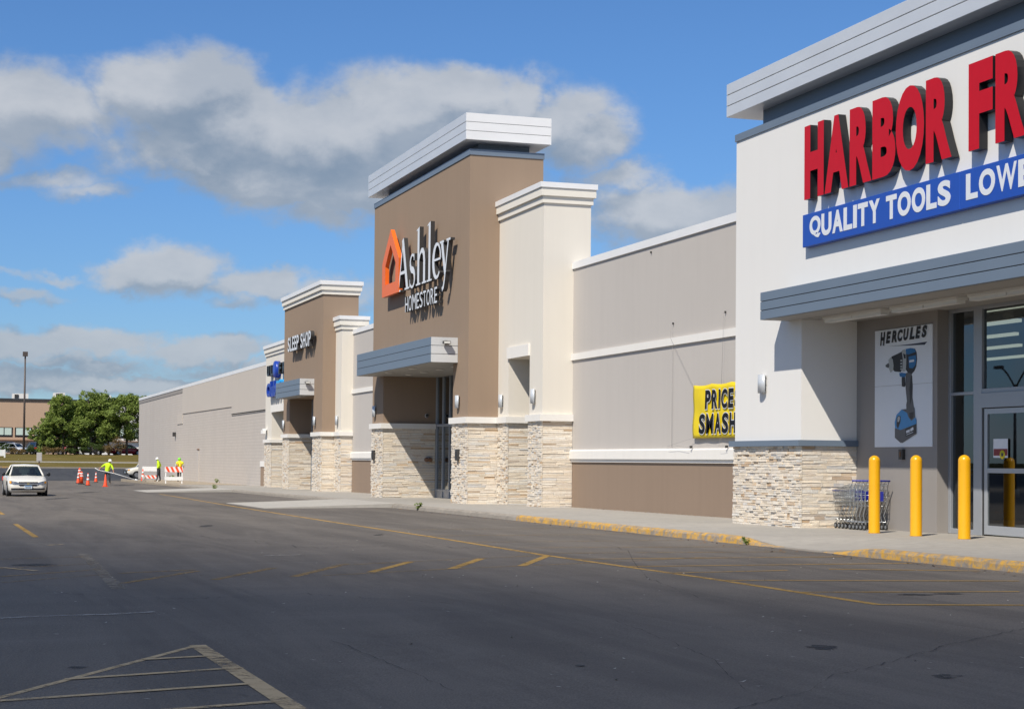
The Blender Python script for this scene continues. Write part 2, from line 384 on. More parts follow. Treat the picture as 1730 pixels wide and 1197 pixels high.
def worn_paint(name, col, keep):
    "old road paint: worn away down to the asphalt in flakes"
    m, t, b = new_mat(name); p = geo_pos(t)
    n = t.noise(p, 9, 7, .75); n2 = t.noise(p, .8, 3)
    mask = t.ramp(t.math('ADD', n, t.math('MULTIPLY', t.math('SUBTRACT', n2, .5), .5)), [(keep-.14, 1), (keep+.14, 0)])
    t.put(b.inputs['Base Color'], t.mix(t.noise(p, 5, 4), (*[x*.8 for x in col], 1), (*col, 1))); b.inputs['Roughness'].default_value = .8
    tr = t.new('ShaderNodeBsdfTransparent'); mx = t.new('ShaderNodeMixShader'); t.put(mx.inputs[0], mask); t.put(mx.inputs[1], tr.outputs[0]); t.put(mx.inputs[2], b.outputs[0])
    t.put(m.node_tree.nodes['Material Output'].inputs[0], mx.outputs[0]); return m
M['line_yellow'] = worn_paint('worn_yellow_line', (.46, .275, .06), .62)
M['line_faint'] = worn_paint('faint_yellow_line', (.36, .23, .08), .51)
M['line_tan'] = worn_paint('worn_tan_line', (.60, .44, .24), .60)
M['line_grey'] = worn_paint('greyed_line', (.26, .22, .165), .53)
M['line_scrape'] = worn_paint('worn_white_line', (.50, .47, .42), .44)
M['stain'] = worn_paint('oil_stain', (.045, .043, .042), .54)
M['crack'] = worn_paint('tar_crack', (.042, .04, .038), .50)

def stone_mat():
    m, t, b = new_mat('ledge_stone'); at = t.new('ShaderNodeAttribute', attribute_name='tint'); p = geo_pos(t)
    r = t.new('ShaderNodeValToRGB'); t.put(r.inputs[0], t.math('POWER', at.outputs['Fac'], 1.25)); r.color_ramp.interpolation = 'LINEAR'
    stops = [(0, (.80, .70, .56)), (.25, (.84, .75, .62)), (.47, (.77, .70, .61)), (.68, (.85, .79, .68)), (.82, (.64, .635, .62)), (.92, (.70, .55, .39)), (.975, (.55, .38, .23)), (1, (.48, .44, .40))]
    e = r.color_ramp.elements
    while len(e) < len(stops): e.new(.5)
    for el_, (q, c) in zip(e, stops): el_.position = q; el_.color = (*c, 1)
    n = t.noise(p, 9, 6, .7); c = t.mix(t.ramp(n, [(.45, 0), (.78, .5)]), r.outputs[0], (.62, .46, .30, 1))
    c = t.mix(t.ramp(t.noise(p, 26, 4), [(.35, .25), (.6, 0)]), c, (.54, .53, .51, 1))
    t.put(b.inputs['Base Color'], c); b.inputs['Roughness'].default_value = .9; b.inputs['Specular IOR Level'].default_value = .2
    bump(t, b, t.noise(p, 30, 6, .7), .6, .02); return m
M['stone'] = stone_mat()
M['mortar'] = plain('stone_backing', (.36, .31, .26), .95, var=.2)

def glass(name, tint=(.55, .62, .62), refl=1.0):
    m, t, b = new_mat(name); m.node_tree.nodes.remove(b)
    tr = t.new('ShaderNodeBsdfTransparent'); tr.inputs[0].default_value = (*tint, 1)
    gl = t.new('ShaderNodeBsdfGlossy'); gl.inputs['Roughness'].default_value = .01; gl.inputs[0].default_value = (.9, .95, 1, 1)
    fr = t.new('ShaderNodeFresnel'); fr.inputs[0].default_value = 1.62
    n = t.new('ShaderNodeBump'); n.inputs['Strength'].default_value = .02; t.put(n.inputs['Height'], t.noise(geo_pos(t), .7, 2)); t.put(gl.inputs['Normal'], n.outputs[0])
    mx = t.new('ShaderNodeMixShader'); t.put(mx.inputs[0], t.math('MULTIPLY', fr.outputs[0], 1.7*refl, clamp=True) if False else t.math('MULTIPLY', t.math('MULTIPLY', fr.outputs[0], 1.7*refl, clamp=True), t.math('SUBTRACT', 1, t.new('ShaderNodeNewGeometry').outputs['Backfacing']))); t.put(mx.inputs[1], tr.outputs[0]); t.put(mx.inputs[2], gl.outputs[0])
    t.put(m.node_tree.nodes['Material Output'].inputs[0], mx.outputs[0]); return m
M['glass'] = glass('storefront_glass', (.42, .47, .48))
M['car_glass'] = glass('windscreen_glass', (.30, .38, .36), .8)
def paint(name, col):
    m, t, b = new_mat(name); b.inputs['Base Color'].default_value = (*col, 1); b.inputs['Roughness'].default_value = .38
    b.inputs['Coat Weight'].default_value = .6; b.inputs['Coat Roughness'].default_value = .08
    d = t.ramp(t.noise(geo_pos(t), 2.2, 5), [(.4, 0), (.8, .25)]); t.put(b.inputs['Base Color'], t.mix(d, (*col, 1), tuple(x*.75 for x in col)+(1,))); return m
M['car_white'] = paint('white_car_paint', (.78, .75, .67))
M['car_silver'] = paint('silver_car_paint', (.50, .53, .58))
M['car_dark'] = paint('dark_car_paint', (.035, .04, .05))
M['car_red'] = paint('red_car_paint', (.42, .012, .02))
M['car_blue'] = paint('blue_car_paint', (.06, .08, .14))
M['headlamp'] = plain('headlamp', (.22, .24, .26), .1, .5)
M['amber'] = plain('amber_indicator', (.85, .35, .02), .25)
M['tail_red'] = plain('tail_lamp', (.55, .02, .015), .25)
M['rim'] = plain('wheel_rim', (.45, .46, .48), .35, .6)
M['plate'] = plain('licence_plate', (.62, .70, .78), .5)
# ================================================================ THE SETTING
def ky(X): return 14.0 + .02*min(35, max(0, -X - 25))           # kerb line
def dip(X):                                                     # dropped kerb at the doors
    a = min(1, max(0, (X + 29.3)/1.3)); b = min(1, max(0, (-24.3 - X)/1.3)); return min(a, b)
# car park
m = MB(); xs = [260, 60, 0, -40, -90, -140, -157, -170, -182.0, -195, -208]; ys = [-400, -150, -60, -20, 0, 14.2, 19.0, 60, 90, 300]
idx = {}
for i, X in enumerate(xs):
    for j, Y in enumerate(ys): idx[i, j] = m.add([(X, Y, lot(max(-208, X), max(-25, Y)))])
for i in range(len(xs)-1):
    for j in range(len(ys)-1): m.face([idx[i+1, j], idx[i, j], idx[i, j+1], idx[i+1, j+1]])
struct(m.obj('car_park', M['asphalt']), 'wide grey asphalt car park with worn yellow lines')
# new dark asphalt of the drive
m = MB(); xs = [-157, -170, -182, -195, -207.4]
rows = []
yk_ = (-150, -60, -20, 0, 14.2, 19.0, 60, 90)
for X in xs: rows.append([m.add([(X, Y, lot(X, max(-25, Y))+.006)]) for Y in yk_])
for a, b in zip(rows, rows[1:]):
    for k in range(len(yk_)-1): m.face([b[k], a[k], a[k+1], b[k+1]])
struct(m.obj('access_road', M['asphalt_new']), 'dark freshly laid asphalt road beyond the block')
# verge in two strips with a pale kerb between, rising to the far car park
def grass_mat():
    m, t, b = new_mat('dry_grass'); p = geo_pos(t)
    mp = t.new('ShaderNodeMapping'); t.put(mp.inputs[0], p); mp.inputs['Scale'].default_value = (1, .35, 1)
    c = t.mix(t.ramp(t.noise(mp.outputs[0], .5, 6, .65), [(.35, 0), (.68, 1)]), (.125, .105, .03, 1), (.215, .155, .06, 1))
    c = t.mix(t.ramp(t.noise(p, 3, 5, .7), [(.4, .45), (.65, 0)]), c, (.085, .08, .018, 1))
    t.put(b.inputs['Base Color'], c); b.inputs['Roughness'].default_value = .95; b.inputs['Specular IOR Level'].default_value = .05; bump(t, b, t.noise(p, 7, 5, .7), .8, .12); return m
M['grass'] = grass_mat()
def strip(xa, xb, za, zb, mat, name, label, n=24):
    m = MB(); prev = None
    for k in range(n+1):
        Y = -220 + 520*k/n; a = m.add([(xa, Y, za), (xb, Y, zb)])
        if prev is not None: m.face([a+1, prev+1, prev, a])
        prev = a
    return struct(m.obj(name, mat), label)
strip(-208.0, -216.0, -1.10, -.60, M['grass'], 'grass_verge', 'dry mown grass strip along the road')
strip(-216.6, -235, -.56, .44, M['grass'], 'grass_bank', 'dry grass bank rising to the far car park')
m = MB(); m.box(-216.8, -216.0, -220, 300, -1.2, -.46); struct(m.obj('far_kerb', M['concrete_pale']), 'pale concrete path edge between the grass strips')
m = MB(); m.box(-208.0, -207.5, -220, 300, -1.6, -1.08); struct(m.obj('road_kerb', M['kerb']), 'concrete kerb at the foot of the grass verge')
m = MB(); m.box(-207.75, -207.35, -40, 10.6, -1.6, -1.05); struct(m.obj('yellow_road_kerb', M['kerb_yellow']), 'yellow painted kerb length at the drive mouth')
m = MB(); b = m.add([(-235, -220, .42), (-3500, -2600, .42), (-3500, 2600, .42), (-235, 300, .42)]); m.face([b+1, b, b+3, b+2])
struct(m.obj('far_ground', M['asphalt_far']), 'far car park and open ground reaching the horizon')

# pavement: a bed and separate concrete slabs on it
def walk_quad(m, x0, x1, ya, yb, da, db, thick=.16):
    "slab with its own fall; da/db lower the kerb edge at x0/x1"
    z0, z1 = zs(x0), zs(x1); yA0, yA1 = ya(x0), ya(x1)
    m.hexa([(x0, yA0, z0-da-thick), (x1, yA1, z1-db-thick), (x1, yb, z1-thick), (x0, yb, z0-thick),
            (x0, yA0, z0-da), (x1, yA1, z1-db), (x1, yb, z1), (x0, yb, z0)])
m = MB()
b0 = [(-152, 14.75), (-8, 14.25), (-8, 21.0), (-152, 21.0)]
v = m.add([(x, y, zs(x)-.145) for x, y in b0]); m.face([v, v+1, v+2, v+3])
pave = struct(m.obj('pavement', M['kerb']), 'concrete pavement in front of the shops')
G = .012
xk = [-8.0]
while xk[-1] > -112: xk.append(xk[-1] - 1.52 if -30.5 < xk[-1] < -22 else xk[-1] - 3.05)
for x1, x0 in zip(xk, xk[1:]):
    for row in (0, 1):
        m = MB()
        if row == 0: walk_quad(m, x0+G/2, x1-G/2, lambda X: ky(X)+.155, 16.55, .125*dip(x0), .125*dip(x1))
        else: walk_quad(m, x0+G/2, x1-G/2, lambda X: 16.55+G, 19.6, 0, 0)
        m.obj('concrete_slab', M['concrete'], pave)
x = -112.0
while x > -150:                                                   # older tan walk along the block
    m = MB(); walk_quad(m, x-3.0+G/2, x-G/2, lambda X: 14.9, 19.6, 0, 0); m.obj('concrete_slab', M['tan_walk'] if 'tan_walk' in M else M.setdefault('tan_walk', concrete('old_tan_concrete', (.40, .335, .25))), pave); x -= 3.0
# flush ramps running out into the car park
for (xa, xb, lab) in ((-65.3, -57.2, 'pale concrete ramp running out from the wide shop entrance'), (-98.0, -91.3, 'pale concrete ramp running out beside the far shop entrances')):
    m = MB(); yk = ky(-60)+.16
    m.hexa([(xa, 10.3, lot(xa, 10.3)-.1), (xb, 10.3, lot(xb, 10.3)-.1), (xb+.0, yk, zs(xb)-.25), (xa, yk, zs(xa)-.25),
            (xa, 10.3, lot(xa, 10.3)+.012), (xb, 10.3, lot(xb, 10.3)+.012), (xb, yk, zs(xb)+.003), (xa, yk, zs(xa)+.003)])
    struct(m.obj('concrete_ramp', M['concrete_pale']), lab)
# kerb runs
def kerb(x0, x1, mat, label):
    m = MB(); n = max(2, int((x1-x0)/.22)); prev = None; rnd = random.Random(int(-x0*10))
    for k in range(n+1):
        X = x0 + (x1-x0)*k/n; top = zs(X) - .125*dip(X) + .002; y = ky(X); lo = lot(X, 14) - .06
        j = lambda s=.012: rnd.uniform(-s, s)
        joint = .02 if abs(((X+200) % 3.05) - .1) < .12 else 0
        prof = [(y-.03+j(), lo), (y+.0+j(.01), top-.05-joint+j()), (y+.03+j(), top-.012-joint+j(.008)), (y+.07, top-joint+j(.005)), (y+.15, top+j(.003)), (y+.15, lo)]
        a = m.add([(X, p, q) for p, q in prof])
        if prev is not None:
            for i in range(5): m.face([prev+i, a+i, a+i+1, prev+i+1])
        else: m.face([a+i for i in range(6)])
        prev = a
    m.face([prev+i for i in reversed(range(6))])
    return struct(m.obj('kerb', mat), label)
kerb(-57.2, -43.0, M['kerb'], 'bare weathered concrete kerb between the ramp and the yellow kerb')
kerb(-43.0, -27.6, M['kerb_yellow'], 'worn yellow kerb in front of the banner wall')
kerb(-25.9, -8.0, M['kerb_yellow'], 'chipped yellow kerb in front of the tool shop doors')
kerb(-91.3, -65.3, M['kerb'], 'grey concrete kerb between the two ramps')
kerb(-112, -98.0, M['kerb'], 'grey concrete kerb past the far ramp')
m = MB(); m.box(-150, -112, 14.72, 14.89, zs(-131)-.35, zs(-131)-.0); struct(m.obj('kerb', M['tan_walk']), 'tan concrete kerb along the long blank wall')
m = MB(); m.box(-27.6, -25.9, 14.0, 14.17, zs(-27)-.24, zs(-27)-.128); struct(m.obj('kerb', M['kerb']), 'dropped concrete kerb at the tool shop doors')

# painted lines
def line(pts, wid, mat, label, lift=.003, name='painted_line'):
    "pts: pixels on the car park; wid in metres; a flat sheet just above the asphalt"
    P = [Vector(onlot(*p)) for p in pts]; m = MB(); prev = None
    for i, p in enumerate(P):
        t = (P[min(i+1, len(P)-1)] - P[max(0, i-1)]).normalized(); n = Vector((-t.y, t.x, 0)).normalized()*(wid if not isinstance(wid, (list, tuple)) else wid[i])/2
        a = m.add([(q.x, q.y, lot(q.x, q.y)+lift) for q in (p-n, p+n)])
        if prev is not None: m.face([prev, a, a+1, prev+1])
        prev = a
    o = m.obj(name, mat)
    if o.data.polygons[0].normal.z < 0: o.data.flip_normals()
    return struct(o, label)
line([(270, 834), (411.6, 857.7), (560, 881), (737.6, 907.7), (915, 936.5), (1200, 977), (1483.7, 1020.7)], .12, M['line_yellow'], 'long worn yellow line parallel to the shopfronts')
line([(1481, 1020.9), (1730, 1021.9)], .11, M['line_yellow'], 'yellow line turning from the long line towards the kerb', .0046)
for (a, b, f) in [((1222, 980), (1722, 981), 0), ((1345, 1000), (1722, 999), 0), ((1136, 967.5), (1331, 963), 0), ((1400, 961), (1657, 964), 0), ((1047, 956.8), (1539, 951), 0),
                  ((972, 944.2), (1425, 940), 0), ((926, 934), (1328, 931.6), 1), ((874, 925), (1251, 923), 1), ((782, 915.8), (1167, 912), 1), ((700, 905), (1060, 902), 1), ((640, 895), (960, 892), 1)]:
    line([a, b], .09, M['line_faint' if f else 'line_yellow'], 'thin yellow hatch line between the long line and the kerb', .0046)
for (a, b, f) in [((880, 955.8), (926, 937.8), 0), ((762, 960.6), (813, 943), 0), ((626, 966), (695, 948), 0), ((496, 973.5), (584.5, 952), 1), ((361, 979), (462, 958.7), 1), ((209, 984.6), (333, 964), 1)]:
    line([a, b], .13, M['line_faint' if f else 'line_yellow'], 'slanting yellow crossing bar worn into the asphalt', .003)
line([(545, 972), (760, 960.6), (1010, 950), (1190, 941)], .07, M['line_faint'], 'faint line along the near ends of the crossing bars', .0046)
line([(560, 955), (700, 948), (915, 937.8)], .07, M['line_faint'], 'faint line along the far ends of the crossing bars', .0046)
line([(140.6, 935.4), (201.6, 994.6)], .17, M['line_grey'], 'thick worn bar closing the far hatched island')
for a, b in [((0, 960), (157, 952)), ((0, 973.5), (168, 961.6)), ((0, 984), (176, 970)), ((200, 968), (330, 962)), ((0, 944), (143, 940))]:
    line([a, b], .09, M['line_faint'], 'faint hatch line of the far island', .0046)
line([(0, 958), (62, 964)], .09, M['line_tan'], 'short pale stroke across the far island hatching', .0062)
line([(26, 884.7), (61, 907)], .12, M['line_yellow'], 'short yellow dash on the open asphalt')
line([(-14, 856), (5.5, 869)], .12, M['line_yellow'], 'short yellow dash beside the white car lane')
line([(0, 1044.5), (90, 1040), (180, 1038), (262, 1033.5)], .12, M['line_scrape'], 'scraped pale line nearly worn away', .007)
line([(35, 922), (75, 921)], .12, M['line_scrape'], 'small pale paint scrape near the dash', .007)
line([(80, 920.6), (106, 919.4)], .14, M['line_tan'], 'small pale paint stroke past the dash', .007)
line([(448, 938.5), (510, 937)], .22, M['line_scrape'], 'pale scuffed patch on the open asphalt', .007)
line([(-60, 1193), (0, 1177.7), (333, 1089.9)], .065, M['line_tan'], 'long pale edge line of the near hatched island')
line([(333, 1089.5), (499, 1197), (560, 1236)], .135, M['line_tan'], 'wide pale bar closing the near hatched island', .0046)
for a, b in [((240.5, 1114), (357, 1107.8)), ((111, 1147.4), (409, 1127.6)), ((-30, 1186), (441, 1153.6)), ((-30, 1224), (478, 1184))]:
    line([a, b], .085, M['line_tan'], 'thin yellowish hatch line inside the near island', .0062)
# cracks and stains
def crack(pts, wid, seed, label):
    rnd = random.Random(seed); out = []
    for (a, b) in zip(pts, pts[1:]):
        n = max(3, int(math.dist(a, b)/9))
        for k in range(n): q = k/n; out.append((a[0]+(b[0]-a[0])*q+rnd.uniform(-2.2, 2.2), a[1]+(b[1]-a[1])*q+rnd.uniform(-1.6, 1.6)))
    out.append(pts[-1]); return line(out, [wid*rnd.uniform(.4, 1.3) for _ in out], M['crack'], label, .007, 'asphalt_crack')
crack([(1215, 1205), (1369, 1166), (1407, 1140), (1487, 1123), (1615, 1086), (1740, 1060)], .013, 3, 'long thin crack wandering across the near asphalt')
crack([(1040, 1048), (1200, 1110), (1260, 1166)], .006, 5, 'hairline crack in the open asphalt')
crack([(560, 1081), (664, 1122), (767, 1167)], .008, 8, 'thin dark crack in the middle of the near asphalt')
crack([(270, 1160), (420, 1175), (600, 1190)], .006, 9, 'hairline crack beside the near island bar')
crack([(330, 905), (520, 925), (700, 921), (860, 930)], .02, 12, 'faint sealed crack crossing the open asphalt')
crack([(60, 1000), (300, 1012), (520, 1003), (760, 1020)], .012, 13, 'hairline crack between the two hatched islands')
crack([(980, 905), (1060, 930), (1090, 975), (1180, 1010)], .012, 14, 'thin crack running through the yellow hatching')
def stain(px, py, rx, ry, label, seed):
    c = Vector(onlot(px, py)); ex = (Vector(onlot(px+rx, py))-c).length; ey = (Vector(onlot(px, py-ry))-c).length; rnd = random.Random(seed)
    rt = Vector((CR.x, CR.y, 0)).normalized(); fw = Vector((CF.x, CF.y, 0)).normalized(); m = MB(); n = 22
    ph = [rnd.uniform(.7, 1.15) for _ in range(n)]
    pts = [c + rt*ex*math.cos(2*math.pi*k/n)*ph[k] + fw*ey*math.sin(2*math.pi*k/n)*ph[k] for k in range(n)]
    a = m.add([(p.x, p.y, lot(p.x, p.y)+.004) for p in pts]); m.face([a+k for k in range(n)])
    o = m.obj('oil_stain', M['stain'])
    if o.data.polygons[0].normal.z < 0: o.data.flip_normals()
    struct(o, label)
stain(1389, 1093, 28, 4, 'dark oil stain on the near asphalt', 1); stain(1599, 1142, 26, 3.5, 'dark oil stain near the long crack', 2)
stain(100, 841.5, 13, 1.6, 'dark stain behind the white car', 3); stain(349, 888, 12, 1.6, 'dark spot on the mid asphalt', 4); stain(148, 831, 12, 1.3, 'dark spot near the cones', 5)
stain(1545, 1004, 30, 1.6, 'dark tyre scuff inside the yellow hatching', 6); stain(1600, 1002.5, 30, 1.3, 'thin tyre scuff inside the yellow hatching', 7)
stain(55, 954, 40, 2.2, 'long dark scuff across the far island', 8); stain(205, 819, 20, 1.2, 'dark patch of broken asphalt by the tan kerb', 9)
stain(640, 903, 9, 1.0, 'small dark spot beside the long line', 10); stain(130, 1127, 20, 2.0, 'dark smear inside the near island', 11); stain(980, 1124, 9, 1.4, 'small oil drip on the near asphalt', 12)
# leaf litter and grit blown along the wall foot and kerb
def litter(name, label, n, fx, mat, s=(.012, .035), seed=1):
    rnd = random.Random(seed); m = MB()
    for _ in range(n):
        x, y, z = fx(rnd); r = rnd.uniform(*s); a = rnd.uniform(0, 6.28); tilt = rnd.uniform(.0, .6)*r
        m.cur = 0; q = [(x+r*math.cos(a+k*1.57)*(1.5 if k % 2 else .7), y+r*math.sin(a+k*1.57)*(1.5 if k % 2 else .7), z+.003+(tilt if k == 1 else 0)) for k in range(4)]
        b_ = m.add(q); m.face([b_, b_+1, b_+2, b_+3])
    o = m.obj(name, mat); return struct(o, label, 'stuff')
M['leaf_dry'] = plain('dry_leaf', (.20, .11, .05), .9, var=.4, scale=40)
M['grit'] = plain('pale_grit', (.42, .40, .36), .9, var=.3, scale=40)
litter('leaf_litter', 'dry leaf bits scattered along the wall foot and kerb', 420, lambda r: (lambda X: (X, r.choice([19.18-abs(r.gauss(0, .07)), ky(X)-.06-abs(r.gauss(0, .25))]), 0))(r.uniform(-56, -18)) if False else (lambda X, near: (X, (19.17-abs(r.gauss(0, .08)) if near and -51.9 < X < -36.7 else ky(X)-.08-abs(r.gauss(0, .3))), (zs(X)+.004 if near and -51.9 < X < -36.7 else lot(X, 13.9))))(r.uniform(-56, -18), r.random() < .6), M['leaf_dry'], seed=4)
litter('loose_grit', 'pale grit and crumbs scattered on the asphalt', 700, lambda r: (lambda X, Y: (X, Y, lot(X, Y)))(-abs(r.gauss(0, 26))-9, r.uniform(-3, 13.8)), M['grit'], (.006, .02), 5)
# ================================================================ BUILDINGS
def poly_door(x0, x1, z0, z1, o0, o1, oz):
    "wall outline with a door opening from o0 to o1 up to oz"
    return [(x0, z0), (o0, z0), (o0, oz), (o1, oz), (o1, z0), (x1, z0), (x1, z1), (x0, z1)]
def fascia(name, x0, x1, y0, y1, z0, z1, mat, parent, n=3, gap=.014, end=None):
    "box sheathed in n separate horizontal panels with recessed dark joints"
    h = (z1-z0)/n; m = MB(); m.box(x0+.02, x1-.02, y0+.02, y1-.02, z0+.012, z1-.012); core = m.obj(name, M['joint'], parent)
    for k in range(n):
        a = z0 + k*h + (gap/2 if k else 0); b_ = z0 + (k+1)*h - (gap/2 if k < n-1 else 0)
        bevel(MB().box(x0, x1, y0, y1, a, b_).obj('fascia_panel', mat, core), .006, 1)
        if end: MB().box(x1+.0005, x1+.012, y0+.004, y1-.004, a+.002, b_-.002).obj('lit_end_panel', end, core)  # thin paler skin: brightness of the end face painted in as colour
    return core
# ---- ledge stone
STONES = {}
def stone_face(key, u0, u1, z0f, z1, plane, kind, rnd, lens, dmin=.02, dmax=.075, rows=(.045, .085)):
    """kind 'front': runs along X, proud towards -Y of plane; 'right': runs along Y, proud towards +X; z0f(u) foot height"""
    lst = STONES.setdefault(key, []); foot = min(z0f(u0), z0f(u1)); z = foot
    while z < z1 - .02:
        h = min(rnd.uniform(*rows), z1 - z)
        if z1 - z - h < .03: h = z1 - z
        u = u0
        while u < u1 - 1e-4:
            l = min(rnd.uniform(*lens)*(1.4 if rnd.random() < .2 else 1), u1 - u)
            if u1 - u - l < .05: l = u1 - u
            d = rnd.uniform(dmin, dmax); g = .0035
            sub = [(z+g, z+h-g)]
            if h > .07 and l > .16 and rnd.random() < .25: sub = [(z+g, z+h*.5-g), (z+h*.5+g, z+h-g)]
            for za, zb in sub:
                dd = d*rnd.uniform(.7, 1.1); t = rnd.random(); s = lambda: rnd.uniform(-.006, .006)
                a0, a1 = u+g, u+l-g
                if kind == 'front':
                    y = plane; p = [(a0, y-dd+s(), za+s()*.5), (a1, y-dd+s(), za+s()*.5), (a1, y+.01, za), (a0, y+.01, za), (a0, y-dd+s(), zb+s()*.5), (a1, y-dd+s(), zb+s()*.5), (a1, y+.01, zb), (a0, y+.01, zb)]
                else:
                    x = plane; p = [(x+dd+s(), a0, za+s()*.5), (x+dd+s(), a1, za+s()*.5), (x-.01, a1, za), (x-.01, a0, za), (x+dd+s(), a0, zb+s()*.5), (x+dd+s(), a1, zb+s()*.5), (x-.01, a1, zb), (x-.01, a0, zb)]
                c = Vector(p[0]); dist = c.length
                seen = l*(1 if kind == 'right' else .36)*(zb-za)/(dist*dist)
                lst.append((seen, p, t))
            u += l
        z += h
def stones_build(key, parent, limit):
    lst = sorted(STONES[key], key=lambda s: -s[0])
    def attr(me, vals):
        a = me.attributes.new('tint', 'FLOAT', 'FACE'); a.data.foreach_set('value', vals)
    for seen, p, t in lst[:limit]:
        m = MB(); m.hexa(p); o = m.obj('stone', M['stone'], parent); attr(o.data, [t]*6)
    rest = lst[limit:]
    if rest:
        m = MB(); tv = []
        for seen, p, t in rest: m.hexa(p); tv += [t]*6
        o = m.obj('stonework', M['stone'], parent); attr(o.data, tv); o['kind'] = 'stuff'
def cap_band(m, pts, z0, z1):
    "ring of boxes is avoided: one closed outline in plan"
    m.prism_xy(pts, z0, z1)
def wall_lamp(x, y, z0, z1, label):
    "half-round metal sconce: curved shield, side vents, back plate"
    t = thing('wall_lamp', label, 'wall lamp', 'curved silver wall lamps on the shopfront piers')
    w_, h = .15, z1-z0; n = 8
    bp = MB(); bp.box(x-.05, x+.05, y-.02, y, z0+.04, z1-.04); bp.obj('back_plate', M['dark_grey'], t)
    m = MB(); ring = []
    prof = [(w_*-math.cos(math.pi*k/n)*1.0, .05+.085*math.sin(math.pi*k/n)) for k in range(n+1)]
    a = m.add([(x+px, y-py, z0) for px, py in prof]); c = m.add([(x+px, y-py, z1) for px, py in prof])
    for k in range(n): m.face([a+k, a+k+1, c+k+1, c+k], True)
    i = m.add([(x+px*.9, y-py*.86, z0) for px, py in prof]); j = m.add([(x+px*.9, y-py*.86, z1) for px, py in prof])
    for k in range(n): m.face([i+k+1, i+k, j+k, j+k+1], True); m.face([a+k+1, a+k, i+k, i+k+1]); m.face([c+k, c+k+1, j+k+1, j+k])
    m.face([a, c, j, i]); m.face([a+n, i+n, j+n, c+n])
    m.obj('shield', M['alu_pale'], t)
    for zz in (z0+.05, (z0+z1)/2, z1-.05):
        MB().box(x+.06, x+.132, y-.05, y-.02, zz-.018, zz+.018).obj('bracket', M['dark_grey'], t)
    for zz in (z0+.02, z1-.05): MB().box(x-.1, x+.1, y-.09, y-.03, zz, zz+.03).obj('lamp_end', M['lens'], t)
    return t
def pane(x0, x1, y, z0, z1, parent, mat='glass'):
    return MB().box(x0, x1, y, y+.008, z0, z1).obj('pane', M[mat], parent)

# ---------------------------------------------------------------- A. tool shop (white portal with red letters)
YH, X1, Y2, X3, Y3 = 17.5, -33.26, 18.835, -30.07, 19.13
XL, XR, XO = -36.5, -12.0, -15.2
A = thing('tool_shop', 'white stucco tool shop portal with silver slab cornice and grey canopy', 'shop')
o = MB().prism_xz(poly_door(XL, XR, -1.75, 7.467, X1, XO, 3.112), YH, 19.95).obj('wall', M['hf_white'], A)
# reveal of the porch: poster wall and its return
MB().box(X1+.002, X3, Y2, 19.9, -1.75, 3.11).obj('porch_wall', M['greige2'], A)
MB().box(XL-.03, XR+.03, YH-.03, 19.98, 7.467, 7.632).obj('parapet_cap', M['blue_grey'], A)
MB().box(-35.64, -13.0, 17.75, 19.9, 7.632, 8.07).obj('collar', M['collar'], A)
fascia('roof_fascia', XL-.18, XR+.18, YH-.18, 20.1, 8.06, 8.83, M['silver'], A)
CB, CT, CYF, CX0, CX1 = 3.109, 3.70, 16.82, -33.87, -13.6
fascia('canopy_fascia', CX0, CX1, CYF, YH-.002, CB, CT, M['blue_grey'], A)
MB().box(CX0+.05, CX1-.05, CYF+.05, YH-.003, CB-.006, CB+.01).obj('canopy_soffit', M['soffit'], A)
MB().box(X1+.004, XO-.004, YH+.004, Y3, CB-.010, CB+.0).obj('porch_soffit', M['soffit'], A)
for xa in (-32.55, -29.85, -27.15):                                       # strip lights under the canopy
    t_ = MB().box(xa, xa+2.35, 17.62, 17.86, CB-.07, CB-.012).obj('strip_light', M['trim'], A)
    MB().box(xa+.03, xa+1.16, 17.645, 17.835, CB-.13, CB-.071).obj('diffuser', M['lens'], t_); MB().box(xa+1.2, xa+2.32, 17.645, 17.835, CB-.13, CB-.071).obj('diffuser', M['lens'], t_)
rnd = random.Random(11)
stone_face('A', XL-.03, X1+.03, lambda u: zs(u)-.02, .395, YH, 'front', rnd, (.07, .36), .018, .055)
stone_face('A', YH, Y2-.002, lambda u: zs(X1)-.02, .395, X1, 'right', rnd, (.16, .62), .006, .024)
stones_build('A', MB().box(XL-.004, X1+.004, YH-.004, YH+.02, -1.7, .39).obj('stone_base', M['mortar'], A), 300)
MB().prism_xy([(XL-.11, YH-.11), (X1+.085, YH-.11), (X1+.085, Y2-.004), (X1+.002, Y2-.004), (X1+.002, YH-.002), (XL-.11, YH-.002)], .395, .522).obj('stone_cap', M['blue_grey'], A)
